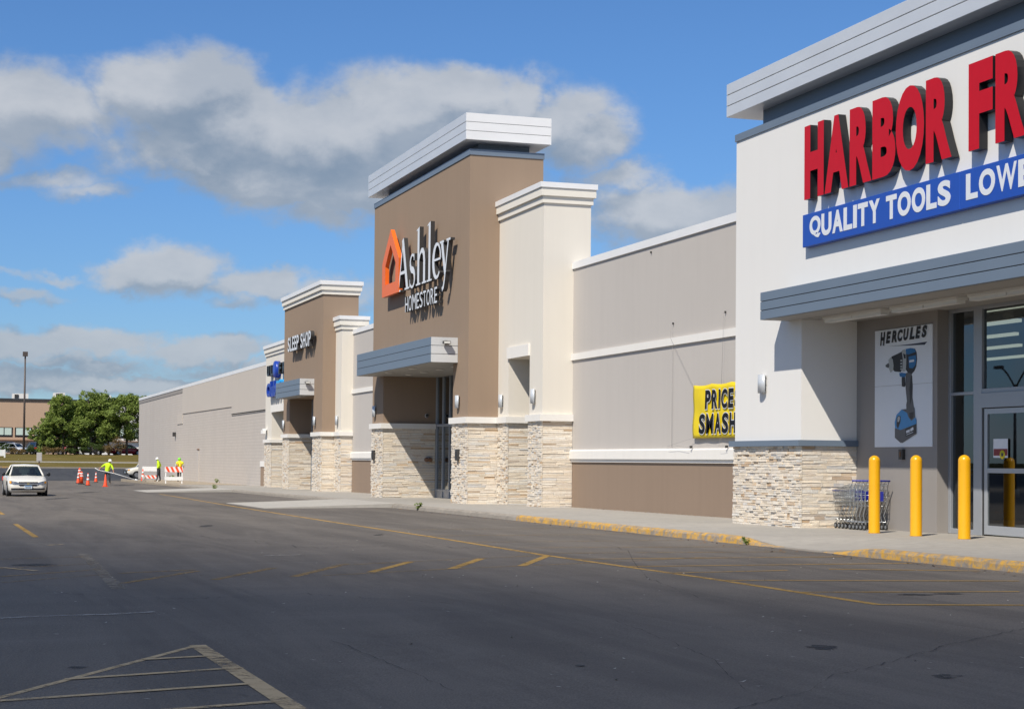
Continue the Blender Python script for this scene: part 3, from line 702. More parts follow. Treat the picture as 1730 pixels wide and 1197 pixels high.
# storefront
def storefront(parent, y, bars_v, bars_h, panes, z0):
    for (xa, xb, za, zb) in bars_v: bevel(MB().box(xa, xb, y-.05, y+.07, za, zb).obj('mullion', M['alu'], parent), .006, 1)
    for (xa, xb, za, zb) in bars_h: bevel(MB().box(xa, xb, y-.045, y+.065, za, zb).obj('rail', M['alu'], parent), .006, 1)
    for (xa, xb, za, zb) in panes: pane(xa, xb, y+.01, za, zb, parent)
F = bpy.data.objects.new('storefront', None); COL.objects.link(F); F.parent = A
zb = zs(-29)
V = [(-30.068, -29.98, zb, 3.10), (-29.18, -28.90, zb, 3.10), (-25.9, -25.62, zb, 3.10), (-24.72, -24.6, zb, 3.10), (-22.4, -22.3, zb, 3.10), (-19.6, -19.5, zb, 3.10)]
Hh = [(-29.98, -29.18, 1.39, 1.45), (-28.90, -25.9, 1.40, 1.49), (-25.62, -24.72, 1.39, 1.45), (-29.98, -29.18, zb, zb+.10), (-29.98, -29.18, 3.03, 3.10), (-28.9, -25.9, 3.03, 3.10), (-24.6, -22.4, 1.39, 1.45), (-22.3, -19.6, 1.39, 1.45), (-24.6, -22.4, zb, zb+.1), (-22.3, -19.6, zb, zb+.1), (-25.62, -24.72, zb, zb+.1)]
Pn = [(-29.98, -29.18, zb+.1, 1.39), (-29.98, -29.18, 1.45, 3.03), (-28.90, -25.9, 1.49, 3.03), (-25.62, -24.72, zb+.1, 1.39), (-25.62, -24.72, 1.45, 3.05), (-24.6, -22.4, zb+.1, 1.39), (-24.6, -22.4, 1.45, 3.05), (-22.3, -19.6, zb+.1, 1.39), (-22.3, -19.6, 1.45, 3.05)]
storefront(F, Y3, V, Hh, Pn, zb)
MB().box(-28.90, -25.9, Y3-.08, Y3+.10, 1.12, 1.40).obj('door_header', M['alu'], F)
for (xa, xb) in ((-28.83, -27.42), (-27.38, -25.97)):                     # sliding door leaves
    D = bpy.data.objects.new('sliding_door', None); COL.objects.link(D); D.parent = A
    for q in ((xa, xa+.10, zb+.03, 1.10), (xb-.10, xb, zb+.03, 1.10)): MB().box(q[0], q[1], Y3-.035, Y3+.02, q[2], q[3]).obj('door_stile', M['alu_door'], D)
    for q in ((zb+.03, zb+.20), (-.13, -.04), (1.0, 1.10)): MB().box(xa+.10, xb-.10, Y3-.033, Y3+.018, q[0], q[1]).obj('door_rail', M['alu_door'], D)
    pane(xa+.10, xb-.10, Y3-.01, zb+.2, -.13, D); pane(xa+.10, xb-.10, Y3-.01, -.04, 1.0, D)
MB().box(-28.895, -28.845, Y3-.03, Y3+.02, zb, 1.12).obj('door_jamb', M['dark_grey'], F)
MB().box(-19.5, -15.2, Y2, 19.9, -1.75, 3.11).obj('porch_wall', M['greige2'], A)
# interior
I = bpy.data.objects.new('interior', None); COL.objects.link(I); I.parent = A
IX = -51.6
MB().box(IX, -12.1, 20.21, 40, zb-.2, zb-.002).obj('shop_floor', M['greige2'], I)
MB().box(IX, -12.1, 39.8, 40, zb, 4.2).obj('back_wall', M['dark_grey'], I)
MB().box(IX, IX+.2, 20.21, 39.8, zb, 4.2).obj('side_wall', M['dark_grey'], I)
MB().box(-12.3, -12.1, 20.21, 39.8, zb, 4.2).obj('side_wall', M['dark_grey'], I)
MB().box(IX, -12.1, 20.21, 40, 4.2, 4.4).obj('shop_ceiling', M['dark_grey'], I)
M['lit_tube'] = plain('lit_tube', (1, .90, .70), .5, emit=1.6)
for yy in (22.0, 24.2, 26.6, 29.2, 32.2, 35.5):
    for xx in (-49, -45.4, -41.8, -38.2, -34.6, -31.0, -27.4, -23.8, -20.2): MB().box(xx, xx+3.0, yy, yy+.14, 3.42, 3.50).obj('ceiling_lamp', M['lit_tube'], I)
rs = random.Random(3)
for xx in (-48.5, -45, -41.5, -38, -34.5, -31.5, -27.2, -23.8, -20.4):
    MB().box(xx, xx+.9, 24.0, 33.5, zb, .75+rs.uniform(-.2, .5)).obj('goods_shelf', random.Random(int(xx*7)).choice([M['dark_grey'], M['sign_blue'], M['dark_grey']]), I)
MB().box(XL+.1, XR-.1, 19.96, 40, 4.4, 6.1).obj('roof', M['greige'], A)
# notices stuck on the sliding door
nt = MB().box(-28.52, -28.05, Y3-.039, Y3-.0365, .16, .52).obj('door_notice', M['sign_white']); tag(nt, 'white notice with red print stuck on the sliding glass door', 'notice')
MB().box(-28.51, -28.06, Y3-.0405, Y3-.0392, .2, .33).obj('printed_band', plain('maroon_print', (.22, .03, .035), .6), nt)
st = MB().lathe([(.0, -.004), (.085, -.004), (.085, 0), (0, 0)], (-28.22, Y3-.042, .22), 16, 'y').obj('door_sticker', plain('yellow_sticker', (.75, .62, .02), .6)); tag(st, 'round yellow sticker overlapping the white notice on the door', 'sticker')
MB().box(-28.255, -28.185, Y3-.0475, Y3-.0462, .19, .25).obj('printed_mark', M['dark_grey'], st)
wall_lamp(-35.02, YH, 1.585, 1.995, 'silver curved wall lamp on the white portal pier beside the grey canopy')
# small call box below the poster
cb = MB().box(-31.42, -31.27, Y2-.07, Y2-.001, .12, .33).obj('outlet_box', M['dark_grey']); tag(cb, 'small dark outlet box on the porch wall under the drill poster', 'outlet box')
MB().box(-31.36, -31.33, Y2-.085, Y2-.07, .17, .28).obj('cover', M['rust'], cb)

# ---------------------------------------------------------------- B. furniture shop (brown tower, cream wing, long greige walls)
B = thing('furniture_shop', 'brown towered furniture shop with white slab roof cap, cream wing and greige walls', 'shop')
YA, TX0, TX1, EX0, EX1, EZ, YB = 17.12, -70.32, -56.62, -68.5, -58.45, 3.45, 19.77
MB().prism_xz(poly_door(TX0, TX1, -1.9, 10.49, EX0, EX1, EZ), YA, YB).obj('tower_wall', M['brown'], B)
MB().box(TX0-.03, TX1+.03, YA-.03, YB+.03, 10.49, 10.69).obj('parapet_cap', M['canopy'], B)
MB().box(TX0+.55, TX1-.5, YA+.45, YB-.35, 10.69, 10.98).obj('collar', M['collar'], B)
fascia('roof_fascia', TX0-.235, TX1+.235, YA-.235, YB+.2, 10.97, 11.88, M['silver'], B, end=M['white_metal'])  # same metal all round; whiter end skin paints in its brighter sheen
# soffit inside the porch, glazing
YG = 19.38
MB().box(EX0+.003, EX1-.003, YA+.004, YG, EZ-.03, EZ-.001).obj('porch_soffit', M['soffit'], B)
for xx, yy in ((-66.6, 17.7), (-64.4, 17.7), (-62.2, 17.7), (-60.2, 17.7), (-65.5, 16.6), (-62.0, 16.6)):
    l_ = MB().lathe([(.16, -.02), (.16, .0)], (xx, yy, EZ-.035), 14).obj('downlight', M['trim'], B); MB().lathe([(.11, -.006), (.11, 0)], (xx, yy, EZ-.056), 12).obj('lens', M['lens'], l_)
Fb = bpy.data.objects.new('storefront', None); COL.objects.link(Fb); Fb.parent = B
zb2 = zs(-64)
vb = [-68.49, -67.52, -66.54, -65.55, -64.55, -63.55, -62.55, -61.55, -60.55, -59.55, -58.53]
storefront(Fb, YG, [(x, x+.075, zb2-.1, EZ-.035) for x in vb], [(a+.075, b_, 1.40, 1.50) for a, b_ in zip(vb, vb[1:])] + [(a+.075, b_, -1.22, -1.14) for a, b_ in zip(vb, vb[1:])],
           [(a+.075, b_, -1.14, 1.40) for a, b_ in zip(vb, vb[1:])] + [(a+.075, b_, 1.5, EZ-.035) for a, b_ in zip(vb, vb[1:])], zb2)
for a, b_ in zip(vb, vb[1:]): MB().box(a+.075, b_, YG-.01, YG+.03, zb2-.1, -1.22).obj('kick_panel', M['alu'], Fb)
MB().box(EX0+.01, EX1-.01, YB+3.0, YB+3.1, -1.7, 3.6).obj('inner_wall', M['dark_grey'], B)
MB().box(EX0-.3, EX1+.3, YB+.001, YB+3.2, -1.9, zb2-.02).obj('shop_floor', M['greige'], B)
MB().box(EX0-.4, EX1+.4, YB+.001, YB+3.2, 3.6, 3.7).obj('shop_ceiling', M['greige'], B)
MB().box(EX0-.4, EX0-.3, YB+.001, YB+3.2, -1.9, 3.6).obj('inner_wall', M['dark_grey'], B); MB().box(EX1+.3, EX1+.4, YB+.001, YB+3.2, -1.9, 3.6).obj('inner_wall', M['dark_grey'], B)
# canopy
KX0, KX1, KY, KZ0, KZ1 = -69.1, -57.9, 16.146, 3.43, 4.30
fascia('canopy_fascia', KX0, KX1, KY, YA-.003, KZ0, KZ1, M['canopy'], B, end=M['silver_end_lit'])
MB().box(KX0+.04, KX1-.04, KY+.04, YA-.004, KZ0-.008, KZ0+.01).obj('canopy_soffit', M['soffit'], B)
# cream wing with its own doorway
YC, PX1, OX0, OX1, OZ = 18.2, -52.02, -55.5, -53.3, 3.45
MB().prism_xz(poly_door(TX1+.002, PX1, -1.9, 8.27, OX0, OX1, OZ), YC, 19.80).obj('wing_wall', M['cream'], B)
MB().box(OX0-.02, OX1+.02, YC-.07, YC+.05, 3.454, 3.835).obj('lintel', M['trim'], B)
MB().box(OX0+.002, OX1-.002, 19.55, 19.6, -1.6, OZ-.002).obj('door', M['dark_grey'], B)
for (za, zb_, ov, mt) in ((8.26, 8.48, .06, 'cream2'), (8.48, 8.74, .13, 'cream2'), (8.74, 8.91, .17, 'white_metal')):
    MB().box(TX1+.003-(.02 if ov < .1 else .0), PX1+ov, YC-ov, 19.80+ov, za, zb_-.001).obj('cornice', M.setdefault('cream2', stucco('cream_cornice', (.78, .74, .66), .03, .04)) if mt == 'cream2' else M[mt], B)
# stone on the piers
rb = random.Random(21); STOP = 1.305
fz = lambda X: (lambda u: zs(X)-.03)
stone_face('B', TX0-.03, EX0+.03, fz(-70), STOP, YA, 'front', rb, (.08, .32), .02, .055); stone_face('B', YA, YG-.06, fz(-69), STOP, EX0, 'right', rb, (.25, .85), .006, .026)
stone_face('B', EX1-.03, TX1+.03, fz(-58), STOP, YA, 'front', rb, (.08, .32), .02, .055); stone_face('B', YA, YC-.01, fz(-57), STOP, TX1, 'right', rb, (.25, .85), .006, .026)
stone_face('B', TX1+.06, OX0+.03, fz(-56), STOP, YC, 'front', rb, (.08, .32), .02, .055); stone_face('B', YC, 19.5, fz(-55), STOP, OX0, 'right', rb, (.25, .85), .006, .026)
stone_face('B', OX1-.03, PX1+.03, fz(-53), STOP, YC, 'front', rb, (.08, .32), .02, .055); stone_face('B', YC, 19.21, fz(-52), STOP, PX1, 'right', rb, (.25, .85), .006, .026)
SB = MB().box(TX0-.01, EX0+.006, YA-.006, YA+.02, -1.85, STOP-.01).obj('stone_base', M['mortar'], B)
stones_build('B', SB, 300)
g_ = .12; T0, T1 = STOP, 1.515
MB().prism_xy([(TX0-g_, YA-g_), (EX0+g_, YA-g_), (EX0+g_, YG-.06), (EX0+.002, YG-.06), (EX0+.002, YA-.002), (TX0-g_, YA-.002)], T0, T1).obj('stone_cap', M['trim'], B)
MB().prism_xy([(EX1-g_, YA-g_), (TX1+g_, YA-g_), (TX1+g_, YC-g_), (OX0+g_, YC-g_), (OX0+g_, 19.5), (OX0+.002, 19.5), (OX0+.002, YC-.002), (TX1+.002, YC-.002), (TX1+.002, YA-.002), (EX1-.002, YA-.002), (EX1-.002, YG-.06), (EX1-g_, YG-.06)], T0, T1).obj('stone_cap', M['trim'], B)
MB().prism_xy([(OX1-g_, YC-g_), (PX1+g_, YC-g_), (PX1+g_, 19.215), (PX1+.002, 19.215), (PX1+.002, YC-.002), (OX1-g_, YC-.002)], T0, T1+.004).obj('stone_cap', M['trim'], B)
# long walls
YM = 19.22
def long_wall(x0, x1, parent):
    MB().box(x0, x1, YM, 20.2, -2.0, .03).obj('wall_base', M['brown_base'] if 'brown_base' in M else M.setdefault('brown_base', stucco('brown_base_stucco', (.29, .215, .16), .05, .12)), parent)
    MB().box(x0, x1, YM, 20.2, .03, 6.17).obj('long_wall', M['greige'], parent)
    MB().box(x0, x1, YM-.05, YM+.3, .012, .10).obj('band', M['trim'], parent)
    MB().prism_yz([(YM-.10, .105), (YM-.002, .105), (YM-.002, .40), (YM-.06, .40), (YM-.10, .36)], x0, x1).obj('band', M['trim'], parent)
    MB().box(x0, x1, YM-.06, YM-.001, 3.25, 3.455).obj('band', M['trim'], parent)
    MB().box(x0, x1, YM-.05, YM+.5, 6.17, 6.39).obj('coping', M['white_metal'], parent)
    MB().box(x0+.01, x1-.01, 20.2, 46, 5.2, 5.5).obj('roof', M['greige'], parent)
long_wall(PX1+.001, XL-.0, B); long_wall(-83.04, TX0-.001, B)
# the tower's far-side white fin behind
MB().box(TX0-.55, TX0-.0, 18.2, 19.8, -1.9, 8.27).obj('wing_wall', M['cream'], B)
for (za, zb_, ov) in ((8.26, 8.48, .06), (8.48, 8.74, .13), (8.74, 8.91, .17)): MB().box(TX0-.55-ov, TX0-.002, 18.2-ov, 19.8+ov, za, zb_-.001).obj('cornice', M['cream2'], B)
G_L = 'curved silver wall lamps on the shopfront piers'
wall_lamp(-69.80, YA, 1.80, 2.245, 'silver curved wall lamp on the brown pier beside the greige link wall')
wall_lamp(-57.72, YA, 1.84, 2.28, 'silver curved wall lamp on the brown pier next to the cream wing')
wall_lamp(-56.16, YC, 1.838, 2.28, 'silver curved wall lamp on the cream wing between brown tower and small doorway')
wall_lamp(-52.80, YC, 1.88, 2.344, 'silver curved wall lamp on the cream wing pier past the small doorway')
for (xx, lab) in ((-69.75, 'dark plaque on the stone pier beside the greige link wall'), (-57.55, 'dark plaque on the stone pier next to the cream wing')):
    p_ = bevel(MB().box(xx-.13, xx+.13, YA-.14, YA-.02, .02, .42).obj('wall_box', M['dark_grey']), .02); tag(p_, lab, 'wall box')
    MB().box(xx-.08, xx+.08, YA-.155, YA-.14, .1, .34).obj('cover', M['joint'], p_)
def flood(x, y, z, label):
    t = thing('flood_lamp', label, 'flood lamp'); MB().box(x-.02, x+.09, y-.05, y+.05, z, z+.10).obj('mount', M['dark_grey'], t)
    MB().prism_yz([(y-.13, z-.02), (y+.13, z-.02), (y+.13, z+.08), (y-.13, z+.08)], x+.09, x+.24).obj('lamp_head', M['dark_grey'], t); MB().box(x+.24, x+.25, y-.11, y+.11, z-.005, z+.065).obj('lens', M['lens'], t)
flood(KX1, KY+.52, KZ1-.22, 'small dark flood lamp on the end of the wide slate canopy')
cam_ = thing('security_camera', 'small white dome camera on the shaded brown porch wall', 'camera'); MB().lathe([(.08, 0), (.08, .05)], (EX0, 18.95, 1.85), 12, 'x').obj('base', M['white_plastic'], cam_); MB().lathe([(.07, .05), (.06, .10), (.03, .13)], (EX0, 18.95, 1.85), 12, 'x').obj('dome', M['dark_grey'], cam_)
tp = thing('standpipe', 'small brass standpipe outlet on the shaded stone porch wall', 'standpipe')
for yy in (18.95, 19.1): MB().lathe([(.09, .02), (.09, .10), (.06, .12), (.06, .2)], (EX0, yy, .05), 12, 'x').obj('outlet', M['rust'], tp)
MB().lathe([(.14, .02), (.14, .05)], (EX0, 19.02, .05), 14, 'x').obj('flange', M['alu'], tp)

# ---------------------------------------------------------------- C. mattress shop
C = thing('mattress_shop', 'smaller brown tower shop with cream stepped cornice and cream pillar', 'shop')
YS, SX0, SX1, DX0, DX1, DZ = 17.985, -94.5, -84.38, -92.76, -86.5, 3.28
MB().prism_xz(poly_door(SX0, SX1, -2.1, 8.21, DX0, DX1, DZ), YS, 19.77).obj('tower_wall', M['brown'], C)
for (za, zb_, ov, mt) in ((8.21, 8.42, .07, 'cream2'), (8.42, 8.68, .14, 'cream2'), (8.68, 8.88, .20, 'white_metal')):
    MB().box(SX0-ov, SX1+ov, YS-ov, 19.77+ov, za, zb_-.001).obj('cornice', M[mt], C)
YP, QX1 = 18.64, -83.04
MB().box(SX1+.002, QX1, YP, 19.84, -2.1, 6.40).obj('pillar', M['cream'], C)
for (za, zb_, ov, mt) in ((6.40, 6.60, .06, 'cream2'), (6.60, 6.88, .12, 'cream2'), (6.88, 7.06, .17, 'white_metal')):
    MB().box(SX1+.003, QX1+ov, YP-ov, 19.84+ov, za, zb_-.001).obj('cornice', M[mt], C)
fascia('canopy_fascia', -92.9, -86.33, 17.235, YS-.003, 3.27, 4.10, M['canopy'], C, end=M['silver_end_lit'])
MB().box(-92.85, -86.38, 17.28, YS-.004, 3.262, 3.28).obj('canopy_soffit', M['soffit'], C)
MB().lathe([(.13, -.02), (.13, 0)], (-88.3, 17.6, 3.258), 14).obj('downlight', M['lens'], C)
Fc = bpy.data.objects.new('storefront', None); COL.objects.link(Fc); Fc.parent = C
vc = [DX0+.01 + k*.893 for k in range(8)]
storefront(Fc, 19.24, [(x, x+.07, -1.75, DZ-.02) for x in vc], [(a+.07, b_, 1.2, 1.28) for a, b_ in zip(vc, vc[1:])], [(a+.07, b_, -1.7, 1.2) for a, b_ in zip(vc, vc[1:])] + [(a+.07, b_, 1.28, DZ-.02) for a, b_ in zip(vc, vc[1:])], 0)
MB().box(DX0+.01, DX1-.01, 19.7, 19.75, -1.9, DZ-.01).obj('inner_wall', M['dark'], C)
rc = random.Random(31); S2 = 1.19
stone_face('C', SX0-.03, DX0+.03, fz(-94), S2, YS, 'front', rc, (.1, .34), .02, .055); stone_face('C', YS, 19.18, fz(-93), S2, DX0, 'right', rc, (.3, .9), .006, .026)
stone_face('C', DX1-.03, SX1+.03, fz(-85), S2, YS, 'front', rc, (.1, .34), .02, .055); stone_face('C', YS, YP-.01, fz(-84), S2, SX1, 'right', rc, (.3, .9), .006, .026)
stone_face('C', SX1+.06, QX1+.03, fz(-84), S2, YP, 'front', rc, (.1, .34), .02, .055); stone_face('C', YP, 19.2, fz(-83), S2, QX1, 'right', rc, (.3, .9), .006, .026)
stones_build('C', MB().box(SX0-.01, DX0+.005, YS-.006, YS+.02, -1.9, S2-.01).obj('stone_base', M['mortar'], C), 120)
MB().prism_xy([(SX0-g_, YS-g_), (DX0+g_, YS-g_), (DX0+g_, 19.18), (DX0+.002, 19.18), (DX0+.002, YS-.002), (SX0-g_, YS-.002)], S2, S2+.2).obj('stone_cap', M['trim'], C)
MB().prism_xy([(DX1-g_, YS-g_), (SX1+g_, YS-g_), (SX1+g_, YP-g_), (QX1+g_, YP-g_), (QX1+g_, 19.215), (QX1+.002, 19.215), (QX1+.002, YP-.002), (SX1+.002, YP-.002), (SX1+.002, YS-.002), (DX1-g_, YS-.002)], S2, S2+.2).obj('stone_cap', M['trim'], C)
wall_lamp(-94.15, YS, 1.70, 2.15, 'silver curved wall lamp on the smaller tower pier next to the blue-signed shop')
wall_lamp(-85.95, YS, 1.73, 2.18, 'silver curved wall lamp on the smaller tower pier next to the slim cream pillar')
wall_lamp(-83.75, YP, 1.73, 2.18, 'silver curved wall lamp on the face of the slim cream pillar')
flood(-86.33, 17.6, 3.86, 'small dark flood lamp on the end of the smaller canopy')

# ---------------------------------------------------------------- D. cream shop with blue sign, and E. the long blank block
Dd = thing('corner_shop', 'cream shop with blue sign beyond the smaller brown tower', 'shop')
MB().prism_xz(poly_door(-103.7, SX0-.002, -2.2, 6.15, -101.6, -95.6, 3.0), YP, 19.84).obj('wall', M['cream'], Dd)
for (za, zb_, ov, mt) in ((6.15, 6.34, .06, 'cream2'), (6.34, 6.60, .12, 'cream2'), (6.60, 6.79, .17, 'white_metal')):
    MB().box(-103.7-ov, SX0-.003, YP-ov, 19.84+ov, za, zb_-.001).obj('cornice', M[mt], Dd)
MB().box(-101.65, -95.5, YP-.07, YP+.05, 2.78, 3.2).obj('lintel', M['trim'], Dd)
rd = random.Random(41)
stone_face('D', -103.73, -101.57, fz(-102), 1.0, YP, 'front', rd, (.1, .34), .02, .055); stone_face('D', YP, 19.5, fz(-101), 1.0, -101.6, 'right', rd, (.3, .9), .006, .026)
stones_build('D', MB().box(-103.71, -101.595, YP-.006, YP+.02, -2.0, .99).obj('stone_base', M['mortar'], Dd), 40)
MB().prism_xy([(-103.82, YP-g_), (-101.48, YP-g_), (-101.48, 19.5), (-101.598, 19.5), (-101.598, YP-.002), (-103.82, YP-.002)], 1.0, 1.19).obj('stone_cap', M['trim'], Dd)
Fd = bpy.data.objects.new('storefront', None); COL.objects.link(Fd); Fd.parent = Dd
vd = [-101.59 + k*.84 for k in range(8)]
storefront(Fd, 19.55, [(x, x+.07, -1.9, 2.98) for x in vd], [(a+.07, b_, 1.0, 1.08) for a, b_ in zip(vd, vd[1:])], [(a+.07, b_, -1.9, 1.0) for a, b_ in zip(vd, vd[1:])] + [(a+.07, b_, 1.08, 2.98) for a, b_ in zip(vd, vd[1:])], 0)
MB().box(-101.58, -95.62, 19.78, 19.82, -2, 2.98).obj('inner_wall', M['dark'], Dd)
wl = thing('wall_spotlight', 'small white twin spotlight on the cream corner shop pier', 'wall lamp'); MB().box(-103.35, -102.9, YP-.25, YP-.01, 1.75, 1.85).obj('arm', M['white_plastic'], wl)
MB().box(-103.4, -103.2, YP-.32, YP-.12, 1.55, 1.75).obj('lamp_head', M['white_plastic'], wl); MB().box(-103.05, -102.85, YP-.32, YP-.12, 1.55, 1.75).obj('lamp_head', M['white_plastic'], wl)

def block_mat():
    m, t, b = new_mat('painted_block'); p = geo_pos(t); sp_ = t.new('ShaderNodeSeparateXYZ'); t.put(sp_.inputs[0], p)
    cv = t.new('ShaderNodeCombineXYZ'); t.put(cv.inputs[0], t.math('ADD', sp_.outputs[0], sp_.outputs[1])); t.put(cv.inputs[1], sp_.outputs[2])
    br = t.new('ShaderNodeTexBrick'); t.put(br.inputs['Vector'], cv.outputs[0]); br.inputs['Scale'].default_value = 1; br.inputs['Brick Width'].default_value = .41; br.inputs['Row Height'].default_value = .205; br.inputs['Mortar Size'].default_value = .012
    br.inputs['Color1'].default_value = (.52, .47, .42, 1); br.inputs['Color2'].default_value = (.545, .495, .445, 1); br.inputs['Mortar'].default_value = (.42, .38, .34, 1)
    mp = t.new('ShaderNodeMapping'); t.put(mp.inputs[0], p); mp.inputs['Scale'].default_value = (1, 1, .15)
    c = t.mix(t.ramp(t.noise(mp.outputs[0], .5, 5, .65), [(.45, 0), (.75, .25)]), br.outputs[0], (.40, .36, .325, 1))
    t.put(b.inputs['Base Color'], c); b.inputs['Roughness'].default_value = .92; bump(t, b, br.outputs['Fac'], -.5, .02); return m
M['block'] = block_mat()
E_ = thing('retail_block', 'long blank greige block building with smooth upper panel', 'building')
MB().box(-178.4, -103.705, YM, 60, -2.6, 5.83).obj('block_wall', M['block'], E_)
MB().box(-178.45, -103.704, YM-.06, 60.05, 5.83, 6.07).obj('coping', M['white_metal'], E_)
MB().box(-178.42, -145.3, YM-.03, YM-.001, 5.5, 5.829).obj('band', M['greige2'], E_)
MB().prism_xz([(-145.3, 3.72), (-119.8, 3.62), (-119.8, 3.13), (-103.71, 3.10), (-103.71, 5.829), (-145.3, 5.829)], YM-.05, YM-.001).obj('smooth_panel', M['greige_warm'] if 'greige_warm' in M else M.setdefault('greige_warm', stucco('warm_greige_stucco', (.545, .495, .44), .04, .06)), E_)
MB().box(-148.6, -145.3, YM-.05, YM-.001, 2.9, 3.7).obj('patch_panel', M['greige_warm'], E_)
MB().prism_xz([(-148.6, 2.86), (-119.8, 3.03), (-119.8, 3.125), (-148.6, 2.90)], YM-.07, YM-.051).obj('flashing', M['joint'], E_) if False else None
MB().box(-119.8, -103.71, YM-.075, YM-.051, 3.06, 3.10).obj('flashing', M['joint'], E_)
MB().box(-105.2, -103.71, YM-.12, YM-.092, 3.02, 3.42).obj('band', M['trim'], E_)
MB().box(-108.1, -103.71, YM-.10, YM-.001, -.45, -.10).obj('band', M['trim'], E_)
MB().box(-108.05, -103.71, YM-.06, YM-.001, -2.2, -.45).obj('wall_base', M['brown'], E_)
MB().box(-136.0, -135.4, YM-.09, YM-.001, -2.1, .7).obj('pilaster', M['greige'], E_); MB().box(-136.05, -135.35, YM-.12, YM-.0, .7, .78).obj('pilaster_cap', M['rust'], E_)
MB().box(-149.9, -149.5, YM-.25, YM-.001, 1.9, 2.25).obj('vent', M['dark_grey'], E_)
# ================================================================ SIGNS AND WRITING
def glyph(ch, wdt, hgt, depth, bold=0., shear=0., res=6):
    "mesh data of one character: x 0..wdt, z 0..hgt, front at y=-depth, back at y=0 (built from a text curve)"
    if ch in 'MW': bold *= .45
    cu = bpy.data.curves.new('glyph', 'FONT'); cu.body = ch; cu.size = 1; cu.offset = bold; cu.extrude = .5; cu.resolution_u = res; cu.shear = shear
    ob = bpy.data.objects.new('glyph', cu); COL.objects.link(ob)
    dg = bpy.context.evaluated_depsgraph_get(); dg.update(); me = bpy.data.meshes.new_from_object(ob.evaluated_get(dg))
    bpy.data.objects.remove(ob); bpy.data.curves.remove(cu)
    vs = [v.co.copy() for v in me.vertices]; fs = [tuple(p.vertices) for p in me.polygons]; bpy.data.meshes.remove(me)
    x0 = min(v.x for v in vs); x1 = max(v.x for v in vs); y0 = min(v.y for v in vs); y1 = max(v.y for v in vs)
    out = [((v.x-x0)/(x1-x0)*wdt, -depth if v.z > 0 else 0., (v.y-y0)/(y1-y0)*hgt) for v in vs]
    return out, fs
def glyph_obj(ch, x, y, z, wdt, hgt, depth, mats, parent, bold=0., shear=0., name='letter'):
    vs, fs = glyph(ch, wdt, hgt, depth, bold, shear); m = MB(); m.add([(x+a, y+b_, z+c) for a, b_, c in vs])
    for f in fs:
        n = len(f); A_ = [Vector(m.v[i]) for i in f]; nn = Vector((0, 0, 0))
        for i in range(n): nn += A_[i].cross(A_[(i+1) % n])
        m.cur = 0 if nn.normalized().y < -.7 else (1 if len(mats) > 1 else 0); m.face(f)
    return m.obj(name, mats, parent)
def text_row(txt, x0, x1, y, z0, z1, depth, mats, parent, bold=0., shear=0., gap=.10, space=.35, widths=None):
    "spread the characters of txt over x0..x1 with natural relative widths"
    W_ = widths or {}; wd = lambda c: W_.get(c, {'I': .34, 'M': 1.2, 'W': 1.35, 'J': .75, 'L': .82, 'E': .86, 'F': .82, 'T': .92, 'Q': 1.12, 'O': 1.1, 'G': 1.08}.get(c, 1.0))
    tot = sum(space if c == ' ' else wd(c) for c in txt) + gap*(len(txt)-1); k = (x1-x0)/tot; x = x0
    for c in txt:
        w_ = (space if c == ' ' else wd(c))*k
        if c != ' ': glyph_obj(c, x, y, z0, w_, z1-z0, depth, mats, parent, bold, shear)
        x += w_ + gap*k
# red channel letters
S1 = thing('red_letter_sign', 'huge red channel letters with black sides on the white shop portal', 'sign')
LET = [('H', -32.6, .84), ('A', -31.72, .98), ('R', -30.69, .86), ('B', -29.8, .86), ('O', -28.93, 1.0), ('R', -27.87, .86), ('F', -26.47, .74), ('R', -25.65, .88), ('E', -24.68, .72), ('I', -23.86, .27), ('G', -23.48, .94), ('H', -22.44, .84), ('T', -21.5, .84)]
for ch, x, w_ in LET:
    oz = .03 if ch in 'OG' else 0
    k_ = 1.0064; glyph_obj(ch, x*k_, YH-.02, (5.55-oz)*k_, w_*k_, (1.545+2*oz)*k_, .17, [M['red'], M['black']], S1, .058)
S2_ = thing('blue_sign_cabinet', 'long blue sign cabinet with white capitals under the red letters', 'sign')
bx = -32.95
for xa, xb in ((-32.95, -26.975), (-26.965, -20.98), (-20.97, -14.9)): bevel(MB().box(xa, xb, YH-.15, YH-.001, 4.594, 5.285).obj('cabinet', M['sign_blue'], S2_), .008, 1)
text_row('QUALITY TOOLS', -32.63, -27.27, YH-.151, 4.735, 5.20, .006, [M['sign_white']], S2_, .042, 0, .10)
text_row('LOWEST PRICES', -26.77, -21.1, YH-.151, 4.735, 5.20, .006, [M['sign_white']], S2_, .042, 0, .10)

# furniture sign: house emblem and serif word
S3 = thing('furniture_sign', 'raised white serif lettering with orange house emblem on the brown tower', 'sign')
def px_poly(pts, Y, ox, oy, k): return [(lambda q: (q[0], q[2]))(onY(ox+x*k, oy+y*k, Y)) for x, y in pts]
YF = YA - .33
outer = [(-67.6, 6.52), (-64.98, 6.52), (-64.98, 7.85), (-66.29, 9.1), (-67.6, 7.85)]
inner = [(-67.1, 6.98), (-65.48, 6.98), (-65.48, 7.72), (-66.29, 8.50), (-67.1, 7.72)]
m = MB(); a = m.add([(x, YF, z) for x, z in outer]); b_ = m.add([(x, YF, z) for x, z in inner]); c = m.add([(x, YA-.17, z) for x, z in outer]); d = m.add([(x, YA-.17, z) for x, z in inner])
for i in range(5):
    j = (i+1) % 5; m.face([a+i, a+j, b_+j, b_+i]); m.face([c+j, c+i, d+i, d+j]); m.face([a+j, a+i, c+i, c+j]); m.face([b_+i, b_+j, d+j, d+i])
m.obj('house_emblem', M['orange'], S3)
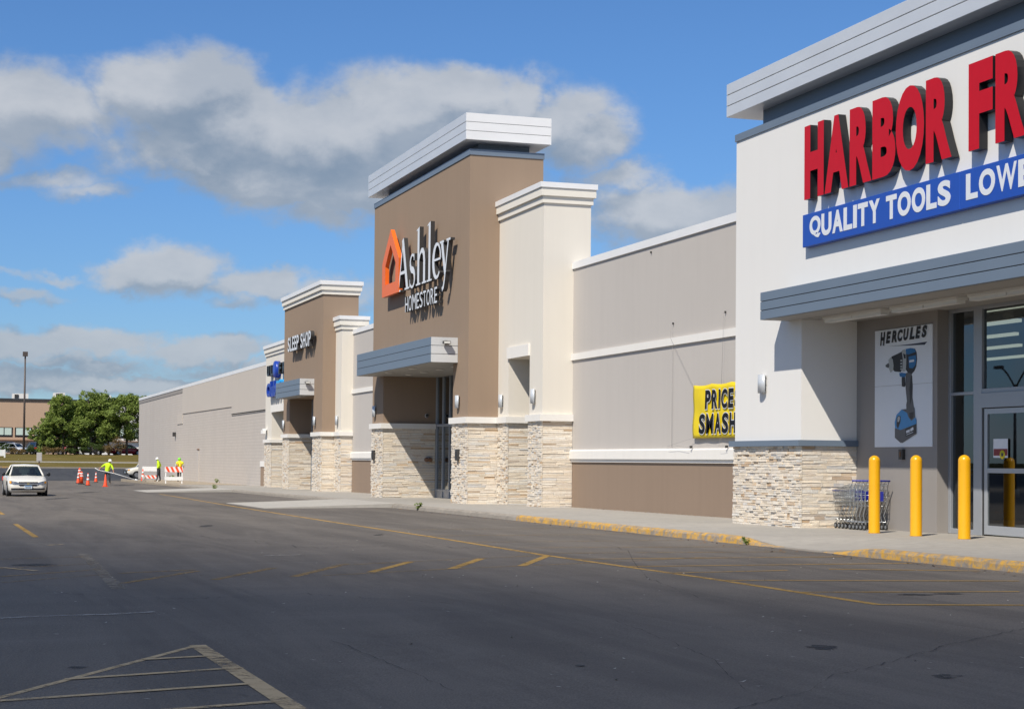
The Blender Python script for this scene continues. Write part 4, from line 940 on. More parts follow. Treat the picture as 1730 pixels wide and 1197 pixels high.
class Letter:
    "stroke-built serif letter in a unit box, extruded; every stroke 0.6 mm staggered"
    def __init__(s, x, w_, z, h, y0, dep): s.m = MB(); s.x, s.w, s.z, s.h, s.y0, s.dep, s.k = x, w_, z, h, y0, dep, 0
    def poly(s, pts):
        p = [(s.x+u*s.w, s.z+v*s.h) for u, v in pts]; ar = sum(p[i][0]*p[(i+1) % len(p)][1]-p[(i+1) % len(p)][0]*p[i][1] for i in range(len(p)))
        if ar < 0: p.reverse()
        s.k += 1; n0 = len(s.m.f); s.m.prism_xz(p, s.y0-s.dep-s.k*.0006, s.y0)
        for i in range(n0, len(s.m.f)): s.m.m[i] = 0 if i == n0 else 1
        return s
    def stroke(s, pts):
        "pts (u, v, half width in u, half width in v dir is scaled)"
        L, Rr = [], []
        for i, (u, v, hw) in enumerate(pts):
            a_ = pts[max(0, i-1)]; c_ = pts[min(len(pts)-1, i+1)]; t = Vector(((c_[0]-a_[0])*s.w, (c_[1]-a_[1])*s.h)).normalized(); n = Vector((-t.y, t.x))
            L.append((u+n.x*hw/s.w, v+n.y*hw/s.h)); Rr.append((u-n.x*hw/s.w, v-n.y*hw/s.h))
        for i in range(len(L)-1): s.poly([L[i], L[i+1], Rr[i+1], Rr[i]])
        return s
    def done(s, mats, parent): return s.m.obj('letter', mats, parent)
LM = [M['sign_white'], M['dark_grey']]; zB, zX = 6.52, 7.80; y0_, dp = YA-.14, .16
L = Letter(-65.3, 1.75, zB, 1.98, y0_, dp); L.stroke([(.13, .02, .055), (.50, .98, .055)]).stroke([(.47, 1.0, .14), (.87, .02, .14)]).poly([(.24, .32), (.74, .32), (.74, .38), (.26, .38)]).poly([(-.02, 0), (.30, 0), (.30, .035), (-.02, .035)]).poly([(.66, 0), (1.04, 0), (1.04, .035), (.66, .035)]); L.done(LM, S3)
L = Letter(-63.45, .85, zB-.02, 1.30, y0_, dp); sp_ = []
for k in range(19):
    q = k/18
    if q < .5: a = R(40 + 230*(q/.5)); u, v = .5+.36*math.cos(a), .74+.22*math.sin(a)
    else: a = R(90 - 230*((q-.5)/.5)); u, v = .5+.40*math.cos(a), .27+.25*math.sin(a)
    sp_.append((u, v, .05+.085*max(0, 1-abs(q-.5)/.32)))
L.stroke(sp_).poly([(.76, .78), (.86, .78), (.86, .98), (.80, .98)]).poly([(.08, .03), (.18, .03), (.14, .26), (.08, .26)]); L.done(LM, S3)
L = Letter(-62.5, 1.45, zB, 2.17, y0_, dp); L.poly([(.13, 0), (.31, 0), (.31, 1), (.13, .975)]).poly([(0, .945), (.16, .945), (.16, .98)]).poly([(0, 0), (.44, 0), (.44, .03), (0, .03)]).poly([(.58, 0), (1.0, 0), (1.0, .03), (.58, .03)]).poly([(.70, 0), (.88, 0), (.88, .42), (.70, .42)])
L.stroke([(.30, .44, .05), (.38, .52, .06), (.52, .575, .085), (.66, .565, .11), (.76, .50, .125), (.79, .40, .125)]); L.done(LM, S3)
L = Letter(-60.98, .66, zB, 2.18, y0_, dp); L.poly([(.30, 0), (.68, 0), (.68, 1), (.30, .975)]).poly([(.02, .94), (.34, .94), (.34, .98)]).poly([(0, 0), (1, 0), (1, .03), (0, .03)]); L.done(LM, S3)
L = Letter(-60.22, 1.18, zB-.02, 1.32, y0_, dp); ep = []
for k in range(19): a = R(4 + 312*k/18); ep.append((.5+.40*math.cos(a), .5+.455*math.sin(a), .055+.085*max(0, math.cos(a-math.pi))))
L.stroke(ep).poly([(.14, .50), (.92, .50), (.92, .56), (.14, .56)]); L.done(LM, S3)
L = Letter(-59.3, 1.3, zB-.52, 1.80, y0_, dp); L.stroke([(.22, .985, .13), (.56, .34, .12)]).stroke([(.85, .985, .06), (.50, .22, .06), (.40, .08, .07), (.27, .035, .08)]).poly([(.02, .955), (.42, .955), (.42, 1.0), (.02, 1.0)]).poly([(.68, .955), (1.06, .955), (1.06, 1.0), (.68, 1.0)]); L.done(LM, S3)
text_row('HOMESTORE', -64.12, -59.66, YA-.12, 5.665, 6.24, .16, LM, S3, .0, 0, .22, .35, {'M': 1.25, 'O': 1.15})

S4 = thing('white_letter_sign', 'white block capitals with dark sides on the smaller brown tower', 'sign')
text_row('SLEEP SHOP', -91.75, -85.75, YS-.14, 5.74, 6.50, .2, LM, S4, .02, 0, .18, .5)
S5 = thing('blue_letter_sign', 'black and blue raised letters with blue oval on the cream corner shop', 'sign')
KM = [M['black'], M['black']]
for ch, x in (('U', -101.7), ('L', -100.5), ('F', -98.0), ('R', -96.8)): glyph_obj(ch, x, YP-.02, 4.88, .75, .62, .3, KM, S5, .03)
MB().lathe([(.0, -.34), (.36, -.34), (.40, -.30), (.40, -.04), (0, -.04)], (0, 0, 0), 20, 'y').obj('oval', M['royal'], S5)
ov = [o for o in S5.children if o.name.startswith('oval')][0]; ov.scale = (1.35, 1, 1.22); ov.location = (-99.2, YP, 5.2+EYE)
for v in ov.data.vertices: v.co.z -= EYE
for ch, x, w_, h in (('C', -101.75, 1.0, .80), ('l', -100.65, .25, .90), ('u', -100.25, .6, .58), ('b', -99.5, .65, .90)): glyph_obj(ch, x, YP-.02, 3.66, w_, h, .3, [M['royal'], M['royal']], S5, .04)
for ch, x, w_, h in (('F', -98.6, .7, .85), ('i', -97.7, .22, .9), ('t', -97.3, .45, .8)): glyph_obj(ch, x, YP-.02, 3.66, w_, h, .3, [M['cyan'], M['cyan']], S5, .04)

# poster of a cordless drill: two printed boards
PX0, PXb, PZ0, PZ1 = -32.46, -30.225, .378, 2.832
P_ = thing('poster', 'tall white printed poster of a blue cordless drill on the porch wall', 'poster')
M['poster'] = plain('poster_white', (.76, .785, .82), .5, var=.02)
pz = (PZ0+PZ1)/2 + .05
for a, b_ in ((PZ0, pz-.003), (pz+.003, PZ1)): MB().box(PX0, PXb, Y2-.02, Y2-.002, a, b_).obj('board', M['poster'], P_)
lay = [0]
def ink(pts, mat, ox=1480, oy=550, k=100/598.):
    lay[0] += 1; yy = Y2-.0205-.0004*lay[0]; p = []
    for x, y in pts: q = onY(ox+x*k, oy+y*k, Y2-.02); p.append((q[0], q[2]))
    ar = sum(p[i][0]*p[(i+1) % len(p)][1]-p[(i+1) % len(p)][0]*p[i][1] for i in range(len(p)))
    if ar < 0: p.reverse()
    return MB().prism_xz(p, yy, yy+.0003).obj('print', mat, P_)
inkK = plain('ink_black', (.022, .022, .025), .5, var=.25, scale=8); inkB = plain('ink_blue', (.018, .15, .36), .5, var=.2, scale=8); inkG = plain('ink_grey', (.10, .10, .105), .5, var=.2, scale=8); inkS = plain('ink_silver', (.42, .43, .42), .5, var=.15, scale=8); inkD = plain('ink_navy', (.03, .035, .06), .5, var=.1); inkL = plain('ink_light_blue', (.05, .26, .55), .5, var=.1); inkW = plain('ink_white', (.66, .68, .72), .5)
ink([(120, 207), (250, 196), (400, 178), (518, 160), (492, 192), (300, 200)], inkD)
ink([(335, 465), (362, 480), (372, 600), (370, 720), (385, 830), (392, 860), (310, 880), (305, 800), (312, 760), (300, 640), (300, 480)], inkG)
ink([(352, 500), (366, 505), (372, 620), (360, 740), (345, 800), (338, 640)], inkK)
ink([(300, 235), (350, 225), (395, 232), (412, 270), (416, 340), (408, 410), (390, 455), (362, 488), (320, 470), (300, 440)], inkK)
ink([(300, 235), (350, 225), (388, 232), (404, 262), (330, 290), (300, 285)], inkB)
ink([(330, 312), (404, 296), (408, 350), (398, 400), (370, 430), (335, 425)], inkB); ink([(338, 348), (386, 340), (386, 362), (336, 372)], inkW)
ink([(262, 250), (290, 236), (303, 260), (308, 340), (305, 420), (298, 460), (268, 462), (258, 400)], inkS); ink([(276, 280), (300, 290), (302, 330), (284, 330)], inkK)
ink([(158, 312), (205, 290), (262, 262), (272, 330), (270, 430), (252, 468), (190, 462), (160, 430)], inkK)
for yy in (345, 375, 405, 430): ink([(248, yy), (266, yy-3), (268, yy+13), (249, yy+15)], inkS)
ink([(128, 345), (150, 318), (172, 340), (180, 400), (176, 450), (150, 474), (135, 440)], inkS); ink([(97, 400), (128, 375), (138, 400), (130, 428), (102, 416)], inkG)
ink([(238, 478), (262, 474), (306, 480), (300, 512), (272, 520), (242, 512)], inkB); ink([(262, 520), (296, 515), (300, 600), (292, 618), (264, 612), (262, 560)], inkK)
ink([(192, 975), (210, 900), (262, 845), (330, 840), (392, 828), (398, 925), (412, 950), (412, 1000), (250, 1052), (195, 1030)], inkL); ink([(262, 845), (330, 838), (392, 826), (398, 925), (360, 960), (330, 920), (318, 880)], inkG); ink([(340, 880), (386, 868), (380, 925), (358, 945), (342, 930)], inkK)
ink([(212, 930), (232, 905), (252, 915), (252, 965), (226, 1040), (210, 1010)], inkK); ink([(222, 925), (238, 912), (246, 930), (236, 970), (220, 970)], inkS)
ink([(194, 1030), (250, 1052), (412, 990), (412, 1090), (272, 1182), (250, 1180), (194, 1130)], inkG); ink([(298, 1040), (408, 990), (410, 1080), (304, 1118)], inkK)
ink([(308, 1060), (345, 1044), (345, 1072), (310, 1085)], inkW); ink([(350, 1040), (380, 1020), (384, 1050), (352, 1068)], inkW); ink([(312, 1098), (380, 1070), (380, 1076), (312, 1104)], inkW)
def heading():
    P0 = onY(1487.5, 584.2, Y2-.02); P1 = onY(1567.5, 571.5, Y2-.02); x0, x1 = P0[0], P1[0]
    for i, ch in enumerate('HERCULES'):
        w_ = (x1-x0)/8.2; h = .285 if i == 0 else .245; zz = P0[2] + (P1[2]-P0[2])*i/7 + (0 if i == 0 else .03)
        vs, fs = glyph(ch, w_*.92, h, .0003, .055, .22); m = MB(); m.add([(x0+i*w_*1.03+a, Y2-.0305+b_, zz+c) for a, b_, c in vs])
        for f in fs: m.face(f)
        m.obj('letter', inkK, P_)
heading()

# yellow banner on the long wall
Bn = thing('banner', 'yellow vinyl banner with outlined black capitals roped to the greige wall', 'banner')
m = MB(); nx, nz = 40, 14; BX0, BX1, BZ0, BZ1 = -42.48, -37.7, .668, 2.085
def bz(u): return -.035*math.sin(math.pi*((u*4) % 1.0))
def by(u, v): return 19.13 - .008*math.sin(u*30+v*6) - .012*math.exp(-u*14)*math.sin(v*9) - .01*math.sin(v*11+u*8)*(v**2)
gi = {}
for i in range(nx+1):
    for j in range(nz+1):
        u, v = i/nx, j/nz; gi[i, j] = m.add([(BX0+(BX1-BX0)*u, by(u, v), BZ0+(BZ1-BZ0)*v + bz(u)*v)])
for i in range(nx):
    for j in range(nz): m.face([gi[i, j], gi[i+1, j], gi[i+1, j+1], gi[i, j+1]], True)
bo = m.obj('sheet', plain('banner_yellow', (.82, .62, .006), .5, var=.05), Bn); bo.modifiers.new('thick', 'SOLIDIFY').thickness = .003
def ban_row(txt, x0, x1, z0, z1):
    text_row(txt, x0, x1, 19.098, z0, z1, .001, [M['sign_white']], Bn, .07, .06, .10)
    text_row(txt, x0, x1, 19.094, z0+.022, z1-.022, .001, [plain('banner_ink', (.010, .012, .018), .7, spec=.2)], Bn, .042, .06, .10+.05)
ban_row('PRICES', -41.66, -39.52, 1.40, 1.94); ban_row('SMASHED', -42.04, -38.95, .755, 1.325)
M['rope'] = plain('grey_rope', (.25, .24, .23), .9)
def rope(name, pts, label=None, r=.003, parent=None): return MB().tube(pts, r, 5).obj(name, M['rope'], parent)
rope('rope', [(-44.0, 19.14, 3.85), (-44.0, 19.12, 3.45), (-42.48, 19.12, 2.09)], parent=Bn); rope('rope', [(-40.65, 19.14, 3.9), (-40.62, 19.12, 3.4), (-40.7, 19.12, 2.06)], parent=Bn)
rope('rope', [(-43.98, 19.17, 3.6), (-43.98, 19.17, .45)], r=.004, parent=Bn)
rope('rope', [(-44.0, 19.05, .46), (-42.48, 19.12, .68)], parent=Bn); rope('rope', [(-44.0, 19.05, .41), (-43.3, 19.03, .47), (-42.6, 19.02, .43)], parent=Bn); rope('rope', [(-40.7, 19.12, .67), (-40.6, 19.0, .44), (-40.2, 19.0, .46)], parent=Bn)
for xx, zz in ((-44.0, 3.85), (-40.65, 3.9), (-45.6, 6.0), (-37.9, 6.0)): MB().box(xx-.008, xx+.008, YM-.05, YM-.001, zz-.03, zz+.03).obj('hook', M['dark_grey'], Bn)
for xx in (-42.5, -40.3): MB().box(xx-.02, xx+.02, YM-.17, YM-.10, .402, .47).obj('cleat', M['dark_grey'], Bn)

# ================================================================ STREET FURNITURE
for (px, py, lab) in ((1477, 903, 'yellow steel bollard standing in front of the nested carts'), (1547.5, 908, 'yellow steel bollard in front of the drill poster'), (1629, 913, 'yellow steel bollard in front of the glass storefront')):
    q = onwalk(px, py-3); r = .112
    prof = [(r+.006, 0), (r+.006, .012), (r, .03)] + [(r, 1.42)] + [(r*math.cos(R(a)), 1.42+r*math.sin(R(a))) for a in range(10, 90, 10)] + [(.004, 1.42+r)]
    o = MB().lathe(prof, (0, 0, 0), 28).obj('bollard', M['yellow'], None, 0); o.location = (q[0], q[1], q[2]+EYE); tag(o, lab, 'bollard', 'yellow bollards on the pavement')
# shopping carts, one built then nested
def cart():
    t = thing('shopping_cart', '', 'shopping cart', 'nested wire shopping carts')
    # local frame: nose towards -x, handle at +x, y across (0 centre), z up from the pavement
    m = MB(); W0, W1 = .20, .27                                           # half widths nose / handle
    def bw(x): return W0 + (W1-W0)*((x+.86)/.86)
    top = lambda x: .80 + .15*((x+.86)/.86); bot = lambda x: .50 - .10*((x+.86)/.86)*-1*0 + .06*((-x)/.86)*0
    r = .0042
    for k in range(9):                                                     # side hoops
        x = -.84 + k*.1; w_ = bw(x); m.tube([(x, -w_, top(x)), (x, -w_*.9, bot(x)), (x, w_*.9, bot(x)), (x, w_, top(x))], r, 4)
    for s in (-1, 1):
        for q in (0, .2, .4, .6, .8, 1): m.tube([(-.86, s*bw(-.86)*(.9+.1*q), .5+(.80-.5)*q), (0, s*bw(0)*(.9+.1*q), .5+(.95-.5)*q)], r*(1.6 if q == 1 else 1), 4)
    for q in (-.66, -.33, 0, .33, .66): m.tube([(-.86, W0*q, .8), (-.83, W0*q, .5), (0, W1*.9*q, .5)], r, 4)
    for q in (.25, .5, .75, 1): m.tube([(-.86, -W0, .5+.3*q), (-.86, W0, .5+.3*q)], r, 4); m.tube([(-.01, -W1, .5+.45*q), (-.01, W1, .5+.45*q)], r, 4)
    m.obj('basket', M['chrome'], t, 0)
    f = MB()
    for s in (-1, 1):
        f.tube([(.10, s*.25, 1.02), (.02, s*.26, .90), (.0, s*.25, .48), (-.10, s*.24, .30), (-.02, s*.25, .16)], .011, 6); f.tube([(-.02, s*.25, .16), (-.80, s*.17, .19)], .011, 6); f.tube([(-.40, s*.2, .50), (-.62, s*.19, .20)], .009, 6)
    f.tube([(-.8, -.17, .19), (-.8, .17, .19)], .010, 6)
    for q in (-.5, 0, .5): f.tube([(-.02, .25*q, .16), (-.8, .17*q, .19)], .005, 4)
    f.obj('frame', M['chrome'], t, 0)
    MB().tube([(.10, -.27, 1.02), (.10, .27, 1.02)], .017, 8).obj('handle', M['cart_blue'], t, 0)
    MB().box(.0, .012, -.17, .17, .60, .80).obj('seat_flap', M['cart_blue'], t, 0)
    MB().tube([(-.865, -W0, .80), (-.865, W0, .80)], .016, 6).obj('nose_bumper', M['cart_blue'], t, 0)
    for (x, y) in ((-.02, -.25), (-.02, .25), (-.78, -.17), (-.78, .17)):
        wh = MB().lathe([(.055, -.015), (.062, -.008), (.062, .008), (.055, .015)], (x, y, .062), 14, 'y').obj('wheel', M['rubber'], t, 0)
        MB().lathe([(.035, -.018), (.035, .018)], (x, y, .062), 10, 'y').obj('hub', M['caster'], wh, 0); MB().prism_xz([(x-.02, .05), (x+.02, .05), (x+.03, .16), (x-.03, .16)], y+.017, y+.024).obj('fork', M['chrome'], wh, 0)
    return t
c0 = cart(); ords = ['nested wire cart with blue handle, outermost of the row by the porch', 'second nested wire cart behind the outermost one', 'middle cart of the nested row in the porch corner', 'fourth nested wire cart, next to the innermost', 'innermost nested wire cart touching the stone pier']
for k in range(5):
    c = c0 if k == 0 else copy_tree(c0); X = -31.72 - .15*k
    c.location = (X, 18.42, zs(X)+EYE); c['label'] = ords[k]
# traffic cones
def cone(h, stripes, name='traffic_cone'):
    t = thing(name, '', 'traffic cone', 'orange cones round the roadworks'); r = h*.235
    MB().prism_xy([(-r, -r*.8), (-r*.8, -r), (r*.8, -r), (r, -r*.8), (r, r*.8), (r*.8, r), (-r*.8, r), (-r, r*.8)], 0, .035).obj('base', M['cone_orange'] if not stripes else M['rubber'], t, 0)
    MB().lathe([(h*.17, .035), (h*.16, .06), (.03, h-.01), (.022, h)], (0, 0, 0), 16).obj('body', M['cone_orange'], t, 0)
    ra = lambda z: h*.16 + (.03-h*.16)*(z-.06)/(h-.07) + .003
    for a, b_ in stripes: MB().lathe([(ra(a*h), a*h), (ra(b_*h), b_*h)], (0, 0, 0), 16).obj('collar', M['white_plastic'], t, 0)
    return t
for (px, py, h, st, lab) in ((132, 815, .80, ((.48, .66), (.74, .98)), 'small orange cone with two white collars, outermost of the group'), (148.5, 818.5, .84, ((.42, .58), (.68, .92)), 'orange cone with two faded white collars ahead of the tall delineator'),
                             (162, 813, .80, ((.42, .55), (.68, .9)), 'orange cone with white collars behind the stooping worker'), (178, 820.2, .80, (), 'plain orange cone in front of the stooping worker'),
                             (227, 812, .95, ((.35, .5), (.62, .8)), 'orange striped cone beside the bucket and the low barricade')):
    c = cone(h, st); q = onlot(px, py); dd = .965; X, Y = q[0]*dd, q[1]*dd; zz = lot(X, Y)
    if px == 227: X, Y = -136.5, 15.05; zz = zs(X)
    c.location = (X, Y, zz+EYE); c['label'] = lab
def delineator(px, py, h, lab):
    t = thing('delineator_post', lab, 'delineator', 'orange delineator posts by the cones'); q = onlot(px, py)
    MB().lathe([(.24, 0), (.24, .05), (.1, .08)], (0, 0, 0), 14).obj('base', M['rubber'], t, 0); MB().lathe([(.115, .08), (.10, h-.12), (.06, h-.1), (.05, h)], (0, 0, 0), 14).obj('post', M['cone_orange'], t, 0)
    for z in (h*.6, h*.78): MB().lathe([(.112, z), (.110, z+.09)], (0, 0, 0), 14).obj('band', M['white_plastic'], t, 0)
    t.location = (q[0]*.965, q[1]*.965, lot(q[0]*.965, q[1]*.965)+EYE)
delineator(134.2, 814, 1.16, 'taller orange delineator post behind the other post'); delineator(137.8, 816.6, .93, 'shorter orange delineator post among the cones')
# barricades
def barricade(X, Y, rz, low, lab):
    t = thing('barricade', lab, 'barricade', None)
    for s in (-1, 1):
        for k in (-1, 1): MB().hexa([(s*.55-.03, k*.30-.02, 0), (s*.55+.03, k*.30-.02, 0), (s*.55+.03, k*.30+.02, 0), (s*.55-.03, k*.30+.02, 0), (s*.55-.03, k*.03-.02, 1.15), (s*.55+.03, k*.03-.02, 1.15), (s*.55+.03, k*.03+.02, 1.15), (s*.55-.03, k*.03+.02, 1.15)]).obj('leg', M['white_plastic'], t, 0)
    for z0, h, striped in ((.78, .36, not low), (.22, .24, low)):
        yy = -.30 + .235*z0 - .045; bd = MB().box(-.62, .62, yy-.012, yy+.012, z0, z0+h).obj('board', M['white_plastic'], t, 0)
        if striped:
            for k in range(4):
                x = -.58 + k*.32; MB().prism_xz([(x, z0+h), (x+.17, z0), (x+.34 if x+.34 < .62 else .62, z0), (x+.17, z0+h)] if True else [], yy-.016, yy-.0125).obj('stripe', M['cone_orange'], bd, 0)
    t.location = (X, Y, zs(X)+EYE); t.rotation_euler.z = rz
barricade(-121.0, 15.45, R(82), False, 'white folding barricade with orange slashes on its top board'); barricade(-137.5, 15.75, R(78), True, 'white folding barricade with orange slashes on its low board')
bk = thing('bucket', 'white plastic bucket at the foot of the low striped barricade', 'bucket'); MB().lathe([(.13, 0), (.16, .36), (.17, .38)], (0, 0, 0), 16).obj('tub', M['white_plastic'], bk, 0); MB().tube([(-.165, 0, .36), (-.12, 0, .22), (0, -.17, .16), (.12, 0, .22), (.165, 0, .36)], .006, 5).obj('bail', M['chrome'], bk, 0); bk.location = (-135.0, 14.98, zs(-135)+EYE)
# weeds by the wall and kerb
def leaf_clump(m, c, r, n, s, rnd, flat=1.):
    for _ in range(n):
        while True:
            p = Vector((rnd.uniform(-1, 1), rnd.uniform(-1, 1), rnd.uniform(-1, 1)))
            if p.length < 1: break
        p = Vector(c) + Vector((p.x*r[0], p.y*r[1], p.z*r[2]))
        d = Vector((rnd.gauss(0, 1), rnd.gauss(0, 1), rnd.gauss(0, .6))).normalized(); e = d.cross(Vector((rnd.gauss(0, 1), rnd.gauss(0, 1), rnd.gauss(0, 1)))).normalized(); l = s*rnd.uniform(.6, 1.3)
        a = m.add([p-d*l, p+e*l*.42, p+d*l, p-e*l*.42]); m.face([a, a+1, a+2, a+3])
def leaf_mat(name, a, b_, trans=.3):
    m, t, b = new_mat(name); oi = t.new('ShaderNodeNewGeometry'); n = t.noise(oi.outputs['Position'], .9, 4, .6); r = oi.outputs['Random Per Island']
    c = t.mix(t.math('MULTIPLY', t.math('ADD', r, n), .55, clamp=True), (*a, 1), (*b_, 1)); t.put(b.inputs['Base Color'], c); b.inputs['Roughness'].default_value = .6; b.inputs['Specular IOR Level'].default_value = .25
    tl = t.new('ShaderNodeBsdfTranslucent'); t.put(tl.inputs[0], c); mx = t.new('ShaderNodeMixShader'); mx.inputs[0].default_value = trans; t.put(mx.inputs[1], b.outputs[0]); t.put(mx.inputs[2], tl.outputs[0]); t.put(m.node_tree.nodes['Material Output'].inputs[0], mx.outputs[0]); return m
M['leaf'] = leaf_mat('tree_leaves', (.125, .185, .032), (.32, .40, .10)); M['leaf2'] = leaf_mat('shrub_leaves', (.03, .06, .012), (.09, .13, .03)); M['straw'] = leaf_mat('dry_stems', (.14, .09, .035), (.26, .19, .08))
def weed(X, Y, z, s, lab, seed):
    rnd = random.Random(seed); t = thing('weed', lab, 'weed', 'weeds growing in the paving joints'); m = MB(); st = MB()
    for k in range(6):
        a = rnd.uniform(0, 6.28); tip = (math.cos(a)*s*.4, math.sin(a)*s*.4, s*rnd.uniform(.6, 1)); st.tube([(0, 0, -.02), (tip[0]*.4, tip[1]*.4, tip[2]*.6), tip], .006, 4)
        leaf_clump(m, tip, (s*.22,)*3, 14, s*.13, rnd); leaf_clump(m, (tip[0]*.5, tip[1]*.5, tip[2]*.5), (s*.2,)*3, 12, s*.13, rnd)
    st.obj('stem', M['leaf2'], t, 0); m.obj('leaves', M['leaf'], t, 0); t.location = (X, Y, z+EYE)
weed(-53.5, ky(-53.5)-.03, lot(-53.5, 14), .24, 'single weed sprouting from the bare grey kerb', 1); weed(-125.0, 19.0, zs(-125), .3, 'leafy weed at the foot of the long blank wall', 2); weed(-139.5, 17.6, zs(-139), .45, 'weed patch behind the low barricade', 3)
weed(-95.4, 14.4, zs(-95)-.1, .28, 'low weed beside the far concrete ramp', 4); weed(-28.75, ky(-28.8)-.05, lot(-28.8, 14), .14, 'tuft of grass at the end of the yellow kerb', 5)
# ================================================================ PEOPLE (one skinned body each)
ZR = math.pi/2 - YAW
def person(label, J, bones, mats, hat, loc, scale=1., hands=(), extra=None):
    """J: joint -> ((r, f, z), radius); bones: (a, b, material index). local x = along the shopfront view, y = away, z up"""
    t = thing('person', label, 'person')
    names = list(J); me = bpy.data.meshes.new('body'); me.from_pydata([J[n][0] for n in names], [(names.index(a), names.index(b_)) for a, b_, _ in bones], [])
    ob = bpy.data.objects.new('body', me); COL.objects.link(ob); ob.modifiers.new('skin', 'SKIN'); s = ob.modifiers.new('sub', 'SUBSURF'); s.levels = 2; s.render_levels = 2
    if not me.skin_vertices: me.skin_vertices.new() if hasattr(me.skin_vertices, 'new') else None
    for i, n in enumerate(names): me.skin_vertices[0].data[i].radius = (J[n][1], J[n][1])
    me.skin_vertices[0].data[names.index('pelvis')].use_root = True
    dg = bpy.context.evaluated_depsgraph_get(); dg.update(); m2 = bpy.data.meshes.new_from_object(ob.evaluated_get(dg)); bpy.data.objects.remove(ob); m2.name = 'body'
    for mt in mats: m2.materials.append(mt)
    segs = [(Vector(J[a][0]), Vector(J[b_][0]), k, max(J[a][1], J[b_][1])) for a, b_, k in bones]
    for p in m2.polygons:
        c = p.center; best = None
        for a, b_, k, rr in segs:
            d = b_-a; q = max(0, min(1, (c-a).dot(d)/d.length_squared)); ds = (c-(a+d*q)).length/rr
            if best is None or ds < best[0]: best = (ds, k)
        p.material_index = best[1]; p.use_smooth = True
    o = bpy.data.objects.new('body', m2); COL.objects.link(o); o.parent = t
    hp, hm = hat; hd = Vector(J['head'][0]); r = .125
    MB().lathe([(r*1.0, .03), (r*1.0, .05), (r*.98, .09), (r*.86, .14), (r*.6, .175), (.01, .19)], tuple(hd), 16).obj('hard_hat', hm, t, 0)
    MB().prism_xy([(hd.x+hp[0]*.0+math.cos(a)*r*1.06+hp[0]*(.05 if math.cos(a)*hp[0]+math.sin(a)*hp[1] > .3 else 0), hd.y+math.sin(a)*r*1.06+hp[1]*(.05 if math.cos(a)*hp[0]+math.sin(a)*hp[1] > .3 else 0)) for a in [k*math.pi/8 for k in range(16)]], hd.z+.018, hd.z+.032).obj('hat_brim', hm, t, 0)
    for (hj, dirv, mt) in hands:                                           # palm, four fingers, thumb curled round
        h = Vector(J[hj][0]); d = Vector(dirv).normalized(); sd = d.cross(Vector((0, 0, 1))).normalized(); up = sd.cross(d); g = MB()
        g.tube([h-d*.02, h+d*.05], [.034, .038], 8)
        for k, ln in enumerate((.060, .070, .066, .052)):
            b0 = h+d*.05+sd*(-.028+.0185*k); g.tube([b0, b0+d*ln*.5-up*.006, b0+d*ln*.8-up*.03, b0+d*ln*.62-up*.05], [.0095, .009, .008, .007], 6)
        b0 = h+d*.01-sd*.035; g.tube([b0, b0-sd*.022+d*.03, b0-sd*.012+d*.055-up*.02], [.011, .010, .008], 6)
        g.obj('hand', mt, t, 0)
    if extra: extra(t)
    t.location = loc; t.rotation_euler.z = ZR; t.scale = (scale,)*3
    return t
BN = [('pelvis', 'waist', 0), ('waist', 'chest', 0), ('chest', 'neck', 0), ('neck', 'head', 2), ('head', 'crown', 2), ('chest', 'shl', 0), ('shl', 'ell', 0), ('ell', 'wrl', 2), ('chest', 'shr', 0), ('shr', 'elr', 0), ('elr', 'wrr', 2),
      ('pelvis', 'hipl', 1), ('hipl', 'knl', 1), ('knl', 'anl', 1), ('anl', 'tol', 3), ('pelvis', 'hipr', 1), ('hipr', 'knr', 1), ('knr', 'anr', 1), ('anr', 'tor', 3)]
# stooping worker, back half-turned, sweeping with a long white pole
J1 = dict(pelvis=((0, 0, .88), .15), waist=((.04, -.02, 1.06), .15), chest=((.10, -.06, 1.32), .18), neck=((.17, -.10, 1.50), .06), head=((.22, -.14, 1.60), .10), crown=((.24, -.15, 1.72), .08),
          shl=((-.12, -.02, 1.42), .085), ell=((-.36, -.06, 1.26), .06), wrl=((-.55, -.14, 1.06), .038), shr=((.30, -.10, 1.38), .085), elr=((.44, -.18, 1.10), .06), wrr=((.50, -.22, .86), .038),
          hipl=((-.11, 0, .84), .11), knl=((-.15, -.06, .47), .078), anl=((-.17, .02, .09), .05), tol=((-.17, -.16, .04), .042), hipr=((.12, 0, .84), .11), knr=((.17, -.08, .47), .078), anr=((.20, .02, .09), .05), tor=((.22, -.16, .04), .042))
wq = onlot(181, 816); X, Y = wq[0]*.96, wq[1]*.96
person('worker in lime T-shirt and white hard hat stooping over a long white pole', J1, BN, [M['lime'], M['denim'], M['skin'], M['boot']], ((.3, -.8), M['white_plastic']), (X, Y, lot(X, Y)+EYE), 1.02, (('wrl', (-.3, -.2, -.8), M['skin']), ('wrr', (.2, -.2, -.9), M['skin'])))
rt = Vector((CR.x, CR.y, 0)).normalized(); fw = Vector((CF.x, CF.y, 0)).normalized()
def rel(base, r, f, z): q = Vector(base) + rt*r + fw*f; return (q.x, q.y, base[2]+z)
base = (X, Y, lot(X, Y))
pl = thing('pole', 'long white pole held by the stooping worker', 'pole'); MB().tube([rel(base, -.86, -.18, 1.17), rel(base, -.57, -.2, 1.01), rel(base, .53, -.27, .80), rel(base, 2.15, -.33, .33)], .022, 8).obj('shaft', M['white_plastic'], pl); MB().tube([rel(base, 2.1, -.33, .36), rel(base, 2.3, -.34, .30)], .05, 8).obj('tip', M['white_plastic'], pl)
